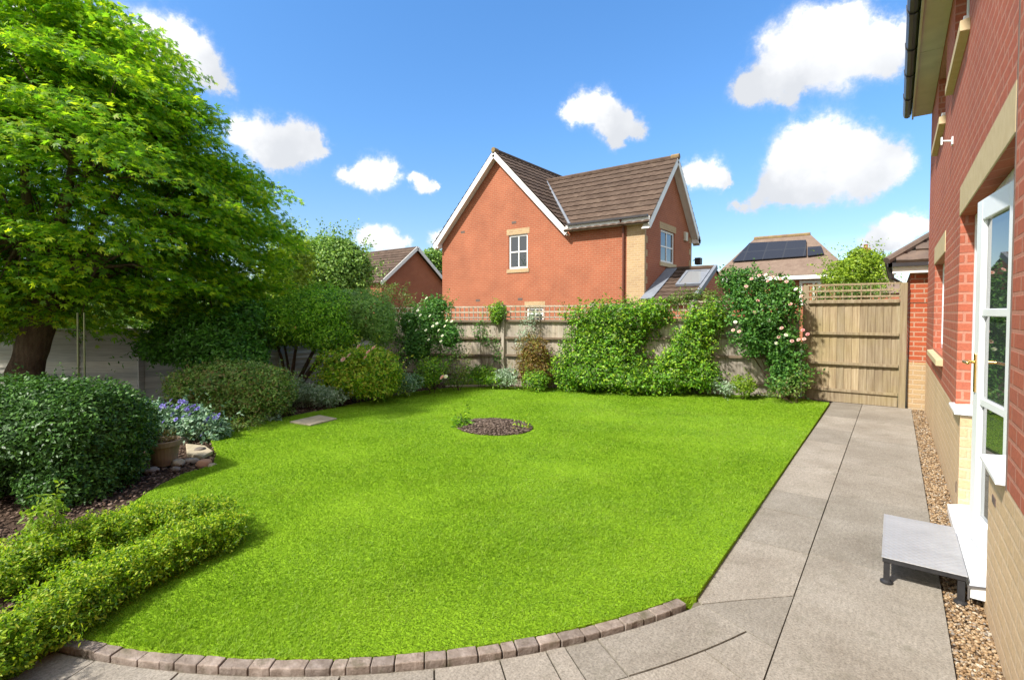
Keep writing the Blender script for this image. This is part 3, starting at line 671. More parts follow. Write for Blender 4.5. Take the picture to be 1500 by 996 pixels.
for (a, b, lo, hi) in [(6.60, 8.35, .955, 1.057), (4.87, 6.23, 3.50, 3.617), (7.04, 8.44, 3.48, 3.597)]:
    MB().prism([(WX-.055, a, lo+.012), (WX+.12, a, lo), (WX+.12, a, hi), (WX-.055, a, hi-.03)], (0, b-a, 0)).build('sill', MT['stone'], hs, bevel=.004)
for w in (W1, U1, U2): window(hs, 'x', WX+.075, w[0]+.003, w[1]-.003, w[2]+.003, w[3]-.003, -1, mull=(.33, .67))
for w in (U1, U2): MB().box(WX-.03, WX+.10, w[0]+.003, w[1]-.003, w[2]+.002, w[2]+.03).build('sill_board', MT['upvc'], hs, bevel=.003)
# french door set
FX = .470
m = MB(); m.box(FX, FX+.06, 2.953, 5.197, 2.165, 2.238)
for a in (2.953, 3.40, 4.80, 5.137): m.box(FX, FX+.06, a, a+.06 if a > 3 else a+.06, .80 if a in (2.953, 5.137) else .125, 2.165)
m.box(FX, FX+.06, 3.013, 3.40, .79, .85); m.box(FX, FX+.06, 4.86, 5.137, .79, .85)
dfm = m.build('door_frame', MT['upvc'], hs, bevel=.004)
MB().box(FX+.02, FX+.03, 3.0, 3.41, .84, 2.17).build('sidelight_pane', MT['glass_door'], dfm); MB().box(FX+.02, FX+.03, 4.85, 5.15, .84, 2.17).build('sidelight_pane', MT['glass_door'], dfm)
for a, b in ((2.953, 3.455), (4.825, 5.30)):
    MB().prism([(WX-.035, a, .765), (FX+.05, a, .765), (FX+.05, a, .803), (WX-.035, a, .787)], (0, b-a, 0)).build('sill', MT['upvc'], hs, bevel=.004)
th = MB().prism([(WX-.058, 3.435, .045), (FX+.05, 3.435, .045), (FX+.05, 3.435, .135), (WX+.01, 3.435, .115), (WX-.058, 3.435, .10)], (0, 1.41, 0)).build('threshold', MT['upvc'], hs, bevel=.004)
mm = MB()
mm.prism([(WX-.068, 3.425, .04), (WX-.060, 3.425, .04), (WX-.060, 3.425, .10), (WX+.015, 3.425, .116), (WX+.015, 3.425, .124), (WX-.068, 3.425, .110)], (0, .007, 0))
mm.build('end_cap', MT['steel'], th)
def door_leaf(h0, h1, z0, z1, handle):
    h0 = np.array([*h0, 0.]); h1 = np.array([*h1, 0.]); L = np.linalg.norm(h1-h0); u = (h1-h0)/L; n = np.array([-u[1], u[0], 0]);  # outward = towards -X
    if n[0] > 0: n = -n
    m = MB(); Z = np.array([0, 0, 1.0])
    def el(a, b, lo, hi, d0=-.028, d1=.028): m.obox(h0+u*(a+b)/2+Z*(lo+hi)/2+n*(d0+d1)/2, u*(b-a)/2, n*(d1-d0)/2, Z*(hi-lo)/2)
    st = .105
    el(0, st, z0, z1); el(L-st, L, z0, z1); el(st, L-st, z1-.12, z1); el(st, L-st, z0, z0+.17)
    for zc in (1.50, .98): el(st, L-st, zc-.022, zc+.022, -.02, .022)
    for a, b, lo, hi in ((st, L-st, 1.522, z1-.12), (st, L-st, 1.002, 1.478), (st, L-st, z0+.17, .958)):   # glazing beads
        for q in (a+.006, b-.006): el(q-.008, q+.008, lo, hi, -.01, .016)
    d = m.build('door', MT['upvc'], hs, bevel=.004)
    p = MB(); p.obox(h0+u*L/2+Z*(z0+z1)/2, u*(L/2-st*.8), n*.006, Z*((z1-z0)/2-.10)); p.build('pane', MT['glass_door'], d)
    if handle:
        q = MB(); c = h0+u*(L-.05)+n*.03; q.obox(c+Z*1.14, u*.016, n*.006, Z*.115); q.tube([c+Z*1.205, c+Z*1.205+n*.055], .011); q.tube([c+Z*1.205+n*.052, c+Z*1.205+n*.058-u*.12], [.011, .009]); q.build('handle', MT['brass'], d, bevel=.003)
        for z in (.45, 1.15, 1.93): MB().obox(h0+n*.03+Z*z, u*.014, n*.010, Z*.05).build('hinge', MT['upvc'], d, bevel=.003)
    return d
door_leaf((.492, 3.47), (.412, 4.135), .135, 2.16, True)
door_leaf((.487, 4.80), (.487, 4.14), .135, 2.16, False)
# eaves
m = MB(); y0 = -4.0
for i in range(6):
    a = 9.95-i*2.4; b = max(-4, a-2.394); m.box(.172, WX-.002, b, a, 4.488, 4.50)
m.build('soffit', MT['soffit'], hs)
m = MB()
for i in range(6):
    a = 9.97-i*2.4; b = max(-4, a-2.394); m.box(.150, .171, b, a, 4.455, 4.62)
m.build('fascia', MT['soffit'], hs, bevel=.002)
prof = [(.148, 4.60), (.146, 4.545), (.125, 4.508), (.095, 4.497), (.062, 4.508), (.044, 4.545), (.040, 4.60)]
gt = MB(); gt.prism([(x, 10.0, z) for x, z in prof], (0, -14, 0))
for y in (9.2, 8.3, 7.5, 6.6, 5.8, 4.9): gt.prism([(.094+(x-.094)*1.12, y, 4.545+(z-4.55)*1.14) for x, z in prof], (0, -.05, 0))
gt.build('gutter', MT['gutter'], hs)
m = MB(); s = .707
roof_rows(m, (.07, 10.0, 4.60), (0, -1, 0), (.76, 0, .65), 5.2, lambda t: (0, 14.0), sub=1, amp=0)
roof_rows(m, (7.95, 10.0, 4.60), (0, -1, 0), (-.76, 0, .65), 5.2, lambda t: (0, 14.0), sub=1, amp=0)
m.build('roof', MT['tiles_dark'], hs)
m = MB(); m.box(WX-.004, WX+.02, 2.935, 2.947, .75, 4.48); m.build('movement_joint', MT['mastic'], hs)
m = MB(); c = np.array([WX, 6.05, 3.04]); m.obox(c+[-.006, 0, 0], (.006, 0, 0), (0, .03, 0), (0, 0, .035)); m.tube([c, c+[-.075, -.02, .008]], .009); m.obox(c+[-.08, -.02, .008], (.007, 0, 0), (0, .010, 0), (0, 0, .035)); m.build('wall_bracket', MT['upvc'], hs, bevel=.003)
MB().box(WX-.004, WX+.01, 3.20, 3.29, .60, .635).build('air_vent', MT['mastic'], hs); MB().box(WX-.004, WX+.01, 4.97, 5.0, .16, .24).build('air_vent', MT['mastic'], hs)

# the low garage wing beyond
gh = thing('garage', 'low brick garage with white fascia at the far end of the path', 'garage', (2.0, 12.5, 0))
m = MB(); wall_rect(m, 'y', 10.11, .182, 5, .725, 2.15); wall_rect(m, 'x', .182, 10.11, 15, .725, 2.15); m.build('wall', MT['brick_garage'], gh)
m = MB(); wall_rect(m, 'y', 10.11, .176, 5, -.05, .725); wall_rect(m, 'x', .176, 10.11, 15, -.05, .725); m.build('plinth', MT['quoin'], gh)
MB().box(.184, .40, 10.098, 10.113, 1.655, 1.715).build('brick_course', MT['brick_garage'], gh)
m = MB(); m.box(-.045, 5, 9.965, 9.985, 2.112, 2.235); m.box(-.045, -.025, 9.986, 15, 2.112, 2.235); m.build('fascia', MT['white'], gh, bevel=.003)
MB().box(-.024, 5, 9.986, 10.10, 2.118, 2.128).build('soffit', MT['soffit'], gh)
m = MB(); m.box(-.10, .385, 9.90, 9.963, 2.215, 2.275); m.box(-.115, -.048, 9.90, 15, 2.215, 2.275); m.tube([(-.085, 9.99, 2.22), (-.06, 10.02, 2.05), (.10, 10.16, 1.95), (.10, 10.16, .5)], .028); m.build('gutter', MT['gutter'], gh)
m = MB(); up = np.array([0, .80, .60]); roof_rows(m, (-.12, 9.90, 2.27), (1, 0, 0), up, 3.2, lambda t: (t*.80, 5.2), sub=6, amp=.01)
roof_rows(m, (-.12, 15.1, 2.27), (0, -1, 0), (.80, 0, .60), 3.2, lambda t: (t*.8, 5.2-t*.8), sub=6, amp=.01); m.build('roof', MT['tiles_dark'], gh)
m = MB(); m.tube([(-.12, 9.90, 2.31), (2.4, 12.42, 4.23)], .06); m.build('hip_ridge', MT['tiles_dark'], gh)

# ---------------------------------------------------------------- neighbour house behind the fence
nh = thing('brick_house', 'orange brick house with two white gables and brown tiled roof behind the back fence', 'house', (-11, 18.5, 0))
NY, NX = 16.0, -6.64; EZ = 4.60
NW = (-12.30, -11.37, 3.22, 4.56); gx0 = atY(771, 455, NY)[0]; gx1 = atY(796, 455, NY)[0]; NG = (gx0, gx1, .75, 1.70)
m = MB(); wall_rect(m, 'y', NY, -16, NX, -.1, EZ, [NW, NG], .1)
m.add([(-16, NY, EZ), (-9.68, NY, EZ), (-12.84, NY, EZ+3.16)], [(0, 1, 2)])
XW = (17.45, 18.87, 3.30, 4.46)
wall_rect(m, 'x', NX, NY, 20.8, -.1, EZ, [XW], .1, -1); m.add([(NX, NY, EZ), (NX, 20.8, EZ), (NX, 18.4, EZ+2.4)], [(0, 1, 2)])
wall_rect(m, 'x', -16, NY, 26, -.1, EZ); wall_rect(m, 'y', 20.8, -9.68, NX, -.1, EZ); wall_rect(m, 'y', 26, -16, -9.68, -.1, EZ); m.add([(-16, 26, EZ), (-9.68, 26, EZ), (-12.84, 26, EZ+3.16)], [(0, 1, 2)])
m.build('wall', MT['brick_far'], nh)
m = MB(); m2 = MB(); z = 0; k = 0
while z < EZ-.14:
    L2 = .12+.12*(k % 2); m.prism([(NX-.62, NY-.012, z), (NX+.012, NY-.012, z), (NX+.012, NY+L2, z), (NX-.01, NY+L2, z), (NX-.01, NY+.02, z), (NX-.62, NY+.02, z)], (0, 0, .225))
    m2.box(NX-.01, NX+.012, 20.8-.14-.14*(k % 2), 20.812, z, z+.225); z += .225; k += 1
m.build('quoin', MT['quoin'], nh); m2.build('quoin', MT['quoin'], nh)
for (a, b, lo, hi) in [(-12.39, -11.28, 4.563, 4.79), (-12.38, -11.30, 3.07, 3.217), (gx0-.08, gx1+.08, 1.703, 1.93)]:
    MB().box(a, b, NY-.03 if hi < 3.3 and lo > 3 else NY-.008, NY+.09, lo, hi).build('sill' if 3 < hi < 3.3 else 'lintel', MT['quoin'], nh)
MB().box(NX-.09, NX+.008, 17.33, 18.99, 4.463, 4.70).build('lintel', MT['quoin'], nh); MB().box(NX-.09, NX+.04, 17.35, 18.97, 3.16, 3.297).build('sill', MT['stone'], nh)
window(nh, 'y', NY+.05, NW[0]+.003, NW[1]-.003, NW[2]+.003, NW[3]-.003, -1, fr=.075, mat='white')
window(nh, 'y', NY+.05, NG[0]+.003, NG[1]-.003, NG[2]+.003, NG[3]-.003, -1, fr=.075, mat='white', tran=(.75,))
window(nh, 'x', NX-.05, XW[0]+.003, XW[1]-.003, XW[2]+.003, XW[3]-.003, 1, fr=.075, mat='white')
def rp(m, x0, y0, z0, ue, up, L, ends): roof_rows(m, (x0, y0, z0), ue, up, L, ends, pitch=.31, tile=.30, amp=.02, sub=6)
Lc = 3.44*1.4142
RT = EZ+3.16+.16                                  # ridge of the cross gable
m = MB(); rp(m, -9.40, 15.70, RT-3.44, (0, 1, 0), (-.7071, 0, .7071), Lc, lambda t: (0, 10.5))
rp(m, -16.28, 15.70, RT-3.44, (0, 1, 0), (.7071, 0, .7071), Lc, lambda t: (0, 10.5))
m.build('roof', MT['tiles'], nh)
RM = EZ+2.4+.12; Lm = 2.72*1.4142
m = MB()
def xs(t): z = RM-2.72+t*.7071; return (-12.84+(RT-z)-.12)+12.3
rp(m, -12.3, 15.68, RM-2.72, (1, 0, 0), (0, .7071, .7071), Lm, lambda t: (xs(t), 12.3-6.36))
rp(m, -12.3, 21.12, RM-2.72, (1, 0, 0), (0, -.7071, .7071), Lm, lambda t: (xs(t), 12.3-6.36)); m.build('roof', MT['tiles'], nh)
MB().tube([(-12.84, 15.70, RT+.03), (-12.84, 26.2, RT+.03)], .09).build('ridge_tiles', MT['tiles'], nh); MB().tube([(-12.2, 18.4, RM+.03), (-6.34, 18.4, RM+.03)], .09).build('ridge_tiles', MT['tiles'], nh)
MB().tube([(-12.84, 15.69, RT+.045), (-12.84, 15.95, RT+.045)], .10).build('ridge_end', MT['ridge'], nh); MB().tube([(-6.62, 18.4, RM+.045), (-6.33, 18.4, RM+.045)], .10).build('ridge_end', MT['ridge'], nh)
m = MB()
vb = np.array([-9.38, 15.72, RT-3.44-.02]); m.tube([(-9.30, 15.75, RT-3.46+.12), (-12.05, 18.35, RM+.02)], .05); m.build('valley', MT['lead'], nh)
def soffit_bar(a, b): MB().bar(a, b, .26, .02).build('soffit', MT['white'], nh)
for a, b in [((-16.22, RT-3.44-.13), (-12.84, RT-.13)), ((-9.46, RT-3.44-.13), (-12.84, RT-.13))]:
    MB().bar((a[0], 15.715, a[1]), (b[0], 15.715, b[1]), .03, .20, up=(0, 0, 1)).build('bargeboard', MT['white'], nh); soffit_bar((a[0], 15.86, a[1]-.07), (b[0], 15.86, b[1]-.07))
for a, b in [((15.74, RM-2.72-.10), (18.4, RM-.10)), ((21.06, RM-2.72-.10), (18.4, RM-.10))]:
    MB().bar((-6.375, a[0], a[1]), (-6.375, b[0], b[1]), .03, .20).build('bargeboard', MT['white'], nh); soffit_bar((-6.51, a[0], a[1]-.07), (-6.51, b[0], b[1]-.07))
MB().box(-6.63, -6.36, 20.83, 21.10, EZ-.30, EZ-.02).build('eave_box', MT['white'], nh); MB().box(-16.25, -15.98, 15.72, 15.98, EZ-.28, EZ+.0).build('eave_box', MT['white'], nh)
m = MB(); m.box(-9.50, -6.36, 15.715, 15.74, EZ-.16, EZ+.02); m.box(-9.50, -6.40, 15.74, 16.0, EZ-.16, EZ-.14); m.build('fascia', MT['white'], nh)
MB().box(-9.42, -6.40, 15.62, 15.712, EZ-.0, EZ+.07).build('gutter', MT['gutter'], nh)
m = MB(); m.tube([(-7.36, 15.66, EZ), (-7.36, 15.93, EZ-.22), (-7.36, 15.94, .0)], .04); m.build('downpipe', MT['brownpipe'], nh)
for px, py in [(753, 326), (678, 340), (700, 440), (762, 438)]:
    p = atY(px, py, NY); MB().box(p[0]-.11, p[0]+.11, NY-.008, NY+.02, p[2]-.05, p[2]+.04).build('air_vent', MT['mastic'], nh)
m = MB(); p = atX(1003, 347, NX); m.box(NX, NX+.09, p[1]-.14, p[1]+.14, p[2]-.17, p[2]+.17); m.build('alarm_box', MT['soffit'], nh, bevel=.01)
m = MB(); m.tube([(NX, 21.0, 3.62), (NX+.22, 21.0, 3.70)], .02); m.box(NX+.12, NX+.34, 20.85, 21.15, 3.45, 3.72); m.build('floodlight', MT['black'], nh, bevel=.01)
# side extension
sl = math.hypot(2.35, 1.15); up = np.array([0, 2.35/sl, 1.15/sl])
m = MB(); rp(m, NX, 15.66, 1.88, (1, 0, 0), up, sl, lambda t: (.05, 1.72)); rp(m, NX, 20.36, 1.88, (1, 0, 0), (0, -up[1], up[2]), sl, lambda t: (.05, 1.72)); m.tube([(NX, 18.01, 3.06), (-4.9, 18.01, 3.06)], .08)
sr = m.build('side_roof', MT['tiles'], nh)
nrm = np.array([0, -up[2], up[1]])
a = np.array([NX+.22, 15.66, 1.88])+nrm*.075; MB().obox(a+up*sl/2, (.20, 0, 0), up*sl/2, nrm*.012).build('flashing', MT['lead'], sr)
m = MB(); m.obox(np.array([-4.90, 15.66, 1.88])+up*sl/2+nrm*.03, (.05, 0, 0), up*sl/2, nrm*.08); m.build('verge', MT['lead'], sr)
q0 = np.array([-5.36, 15.66, 1.88])+up*(sl*.60)+nrm*.10
fm = MB(); 
for dx in (-.36, .36): fm.obox(q0+[dx, 0, 0], (.045, 0, 0), up*.60, nrm*.04)
for du in (-.56, .56): fm.obox(q0+up*du, (.32, 0, 0), up*.045, nrm*.04)
rl = fm.build('rooflight', MT['lead'], sr); MB().obox(q0+nrm*.01, (.32, 0, 0), up*.53, nrm*.01).build('pane', MT['skylight'], rl)
m = MB(); wall_rect(m, 'y', 15.95, NX, -4.95, -.1, 2.0); wall_rect(m, 'x', -4.95, 15.95, 20.1, -.1, 2.0); m.add([(-4.95, 15.95, 2.0), (-4.95, 20.1, 2.0), (-4.95, 18.0, 2.98)], [(0, 1, 2)]); m.build('side_wall', MT['brick_far'], nh)

# ---------------------------------------------------------------- houses further away
bh = thing('bungalow', 'low brick building with white trimmed gable half hidden by the shrubs on the left', 'house', (-26, 21.6, 0))
A = atX(608, 362, -24); ez = 3.42
m = MB(); m.add([(-24, 19.0, -.1), (-24, 24.1, -.1), (-24, 24.1, ez), (-24, A[1], A[2]-.15), (-24, 19.0, ez)], [(0, 1, 2, 3, 4)]); wall_rect(m, 'y', 19.0, -34, -24, -.1, ez); m.build('wall', MT['brick_far'], bh)
m = MB(); hw = A[1]-18.75; rs = A[2]-ez+.2; L = math.hypot(hw, rs); u2 = np.array([0, hw/L, rs/L])
roof_rows(m, (-34, 18.75, ez-.2), (1, 0, 0), u2, L, lambda t: (0, 10.25), sub=1, amp=0); roof_rows(m, (-34, 2*A[1]-18.75, ez-.2), (1, 0, 0), (0, -u2[1], u2[2]), L, lambda t: (0, 10.25), sub=1, amp=0); m.build('roof', MT['tiles'], bh)
for sgn in (-1, 1): MB().bar((-23.74, A[1]+sgn*hw, ez-.25), (-23.74, A[1], A[2]-.08), .04, .20).build('bargeboard', MT['white'], bh)
hh = thing('bungalow', 'distant house with brown hipped roof carrying dark solar panels', 'house', (-5, 32.5, 0))
R0 = atY(1105, 350, 33.5); R1 = atY(1187, 343.5, 33.5); E0 = atY(1042, 402, 30); E1 = atY(1250, 392, 30); ez = .5*(atY(1200, 403, 30)[2]+3.5); rz = .5*(R0[2]+R1[2])
E0[2] = E1[2] = ez; R0[2] = R1[2] = rz; B0 = E0+[0, 7, 0]; B1 = E1+[0, 7, 0]
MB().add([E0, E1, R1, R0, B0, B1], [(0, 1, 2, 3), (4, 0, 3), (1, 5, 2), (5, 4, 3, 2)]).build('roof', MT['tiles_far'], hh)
MB().tube([R0, R1], .12).build('ridge_tiles', MT['ridge'], hh)
m = MB(); wall_rect(m, 'y', 30.35, E0[0]+.4, E1[0]-.4, -.1, ez+.02); wall_rect(m, 'x', E1[0]-.4, 30.35, 36.5, -.1, ez+.02); m.build('wall', MT['brick_far'], hh)
MB().box(E0[0], E1[0], 29.99, 30.02, ez-.22, ez-.02).build('fascia', MT['white'], hh)
p0 = atY(1171, 415, 30.35); p1 = atY(1203, 415, 30.35); window(hh, 'y', 30.33, p0[0], p1[0], 1.9, ez-.28, -1, mull=(.66,), tran=(), fr=.14, mat='white')
def slope(px, py, lift):
    n = np.cross(E1-E0, R0-E0); n /= np.linalg.norm(n); n = n if n[2] > 0 else -n; d = ray(px, py); return C0+d*(((E0+n*lift-C0)@n)/(d@n))
pan = MB()
for quad in [[(1073, 384), (1181, 376), (1181, 352.5), (1098, 357)], [(1183, 376), (1207, 373), (1203, 361.5), (1183, 363)]]:
    q = [slope(x, y, .08) for x, y in quad]; n = np.cross(q[1]-q[0], q[3]-q[0]); n /= np.linalg.norm(n); pan.prism(q, n*.05 if n[2] > 0 else -n*.05)
pan.build('solar_array', MT['solar'], hh)
ch = thing('bungalow', 'far house showing only its chimney above the small tree on the right', 'house', tuple(at(1262, 440, 30)*[1, 1, 0]))
c = at(1262, 458, 30); s = c+np.array([0, 3, 0])
m = MB(); m.box(c[0]-2.2, c[0]+2.2, c[1], c[1]+6, -.1, 2.6); m.build('wall', MT['brick_far'], ch)
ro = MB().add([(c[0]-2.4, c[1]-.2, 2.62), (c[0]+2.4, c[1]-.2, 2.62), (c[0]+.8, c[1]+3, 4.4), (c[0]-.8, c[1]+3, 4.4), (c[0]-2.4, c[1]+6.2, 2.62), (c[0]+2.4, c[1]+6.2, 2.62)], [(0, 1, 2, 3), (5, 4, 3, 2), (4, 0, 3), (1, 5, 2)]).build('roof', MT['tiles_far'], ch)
k = at(1268, 370, 33); m = MB(); m.box(k[0]-.22, k[0]+.22, k[1]-.22, k[1]+.22, 3.6, 5.55); m.box(k[0]-.27, k[0]+.27, k[1]-.27, k[1]+.27, 5.55, 5.68); m.tube([(k[0], k[1], 5.68), (k[0], k[1], 5.95)], .12); m.build('chimney', MT['brick_near'], ro)

# ================================================================ PLANTS
def unit(a): return a/(np.linalg.norm(a, axis=-1, keepdims=True)+1e-9)
def lump(px, py, depth, rx, ry, rd=None):
    k = depth/FPX; return (at(px, py, depth), np.array([rx*k, (rd if rd else min(rx, ry)*k*1.1), ry*k]))
def orient(v):                                     # local (right, forward, up) offsets -> world, right = camera right
    f = np.array([-math.sin(YAW), math.cos(YAW), 0]); return v[..., 0:1]*CR+v[..., 1:2]*f+v[..., 2:3]*np.array([0, 0, 1.0])
def blob_points(lumps, n, inner=.35, rough=.16, seed=1, freq=1.6, zmin=.01):
    r = np.random.default_rng(seed); A = np.array([(l[1][0]*l[1][2]+l[1][0]*l[1][1]+l[1][1]*l[1][2]) for l in lumps]); A /= A.sum()
    k = r.choice(len(lumps), int(n*1.7), p=A); d = unit(r.normal(size=(len(k), 3))); C = np.array([l[0] for l in lumps])[k]; R = np.array([l[1] for l in lumps])[k]
    dep = 1-inner*r.random(len(k))**2.2
    nz = 1+rough*fbm(d*1.0+C*.9, seed+5, freq*.35, 4)
    loc = d*R*(dep*nz)[:, None]; W = C+orient(loc); nr = unit(orient(d/R))
    keep = W[:, 2] > zmin
    for i, l in enumerate(lumps):                  # drop what is deep inside a neighbouring lump
        q = W-l[0]; f = np.array([-math.sin(YAW), math.cos(YAW), 0]); loc = np.c_[q@CR, q@f, q[:, 2]]/l[1]
        keep &= ~((np.linalg.norm(loc, axis=1) < .60) & (k != i))
    W, nr = W[keep][:n], nr[keep][:n]; return W, nr
def leaf_quads(P, nr, L, W, up=.4, jit=.9, droop=.0, seed=2, fold=.25):
    r = np.random.default_rng(seed); n = len(P)
    N_ = unit(nr*.55+np.array([0, 0, up])+r.normal(size=(n, 3))*jit*.5)
    T = unit(np.cross(N_, r.normal(size=(n, 3)))); T = unit(T+nr*.45+np.array([0, 0, -droop])); S = unit(np.cross(N_, T)); N_ = unit(np.cross(T, S))
    l = L*r.uniform(.6, 1.3, (n, 1)); w = W*r.uniform(.7, 1.25, (n, 1))*.5
    V = np.zeros((n, 4, 3)); V[:, 0] = P; V[:, 1] = P+T*l*.45+S*w+N_*w*fold; V[:, 2] = P+T*l-N_*l*.12; V[:, 3] = P+T*l*.45-S*w+N_*w*fold
    return V
def leaves_obj(name, V, mat, parent, extra=None):
    n = len(V); loops = np.arange(4*n); sizes = np.full(n, 4); VV = V.reshape(-1, 3)
    if extra is not None:
        ev, ef = extra; loops = np.r_[loops, (np.array(ef)+4*n).ravel()]; sizes = np.r_[sizes, np.full(len(ef), 3)]; VV = np.r_[VV, ev]
    return np_mesh(name, VV, loops, sizes, mat, parent)
ICO = None
def ico(sub=2):
    bm = bmesh.new(); bmesh.ops.create_icosphere(bm, subdivisions=sub, radius=1); v = np.array([x.co[:] for x in bm.verts]); f = np.array([[x.index for x in t.verts] for t in bm.faces]); bm.free(); return v, f
IV, IF = ico(3); IV4, IF4 = ico(4)
def core_mesh(lumps, s, seed):                     # dense inner growth, same leaves colour, broken up into facets
    ev = []; ef = []; n = 0
    for i, (c, R) in enumerate(lumps):
        iv, jf = (IV4, IF4) if max(R) > .25 else (IV, IF); d = iv*(s*(1+.18*np.clip(fbm(iv+i*3.1, seed+i, .8, 4), -1.4, .1)))[:, None]; w = c+orient(d*R); w[:, 2] = np.maximum(w[:, 2], -.03)
        tri = w[jf]; tri = tri+np.random.default_rng(seed).normal(size=tri.shape)*min(R)*.05; tri = tri.reshape(-1, 3); ev.append(tri); ef.append(np.arange(len(tri)).reshape(-1, 3)+n); n += len(tri)
    return np.concatenate(ev), np.concatenate(ef)
FL = {}
def rosette(name, parent, p, r, mat, petals=9, face=None):
    key = (name, mat, round(r, 3), petals)
    if key not in FL:
        V = []; k = 0; q = np.random.default_rng(len(FL))
        for ringi, (m, tilt, s) in enumerate([(petals, .25, 1.0), (max(3, petals*2//3), .75, .75), (3, 1.2, .5)]):
            for i in range(m):
                a = 6.283*(i+.3*ringi)/m+q.uniform(-.2, .2); u = np.array([math.cos(a), math.sin(a), 0]); s2 = np.array([-u[1], u[0], 0]); t = u*math.cos(tilt)+np.array([0, 0, math.sin(tilt)])
                V.append([np.zeros(3), t*r*s*.65+s2*r*s*.42, t*r*s+np.array([0, 0, .05*r]), t*r*s*.65-s2*r*s*.42])
        V = np.array(V); o = np_mesh(name, V.reshape(-1, 3)+ORG[parent], np.arange(4*len(V)), np.full(len(V), 4), LF[mat], parent); FL[key] = o.data
    else:
        o = bpy.data.objects.new(name, FL[key]); COL.objects.link(o); o.parent = parent
    o.location = np.asarray(p)-ORG[parent]
    fc = Vector(face if face is not None else (random.uniform(-.5, .5), -.8, .7)); o.rotation_euler = fc.to_track_quat('Z', 'Y').to_euler(); return o
def stems_to(m, base, lumps, k, r0, seed=0, spread=.1):
    q = np.random.default_rng(seed)
    for i in range(k):
        c, R = lumps[i % len(lumps)]; e = c+orient(q.uniform(-.5, .5, 3)*R); b = base+np.array([q.uniform(-spread, spread), q.uniform(-spread, spread), 0]); b[2] = -.03
        mid = (b+e)/2+q.normal(size=3)*.06*np.linalg.norm(e-b); m.tube([b, b*.6+mid*.4+[0, 0, .02], mid, e], [r0, r0*.85, r0*.6, r0*.25], 6)
SEED = [100]
def shrub(name, label, cat, lumps, n, L, W, mat, up=.4, droop=0, core=.80, inner=.35, rough=.16, base=None, stems=4, stem_r=.012, group=None, jit=.9, freq=1.6, stem_name='stem', zmin=.01, shoots=.16, shoot_len=1.0):
    SEED[0] += 7; sd_ = SEED[0]
    if base is None:
        c = lumps[0][0]; base = np.array([c[0], c[1], 0])
    root = thing(name, label, cat, (base[0], base[1], 0), group)
    P, nr = blob_points(lumps, n, inner, rough, sd_, freq, zmin)
    V = leaf_quads(P, nr, L, W, up, jit, droop, sd_)
    if shoots:
        q = np.random.default_rng(sd_+3); ns = max(6, int(len(P)*shoots/9)); idx = q.integers(0, len(P), ns); o_ = P[idx]
        d_ = unit(nr[idx]*.8+np.array([0, 0, .55])+q.normal(size=(ns, 3))*.45); ln = L*q.uniform(1.5, 6.0, (ns, 1))*shoot_len; t_ = np.linspace(.1, 1, 9)
        SP = (o_[:, None]+d_[:, None]*ln[:, None]*t_[None, :, None]+np.array([0, 0, -.25])*(ln[:, None]*t_[None, :, None]**2)*.6+q.normal(size=(ns, 9, 3))*L*.16).reshape(-1, 3)
        SN = unit(np.repeat(d_, 9, 0)*.5+q.normal(size=(ns*9, 3))*.7); ok = SP[:, 2] > zmin
        V = np.concatenate([V, leaf_quads(SP[ok], SN[ok], L*.85, W*.85, up, 1.1, droop, sd_+4)])
    leaves_obj('foliage', V, LF[mat], root, core_mesh(lumps, core, sd_) if core else None)
    if stems:
        m = MB(); stems_to(m, np.array([base[0], base[1], 0.]), lumps, stems, stem_r, sd_, spread=.04+stem_r*2); m.build(stem_name, MT['twig'] if stem_r < .03 else MT['bark'], root, smooth=True)
    return root

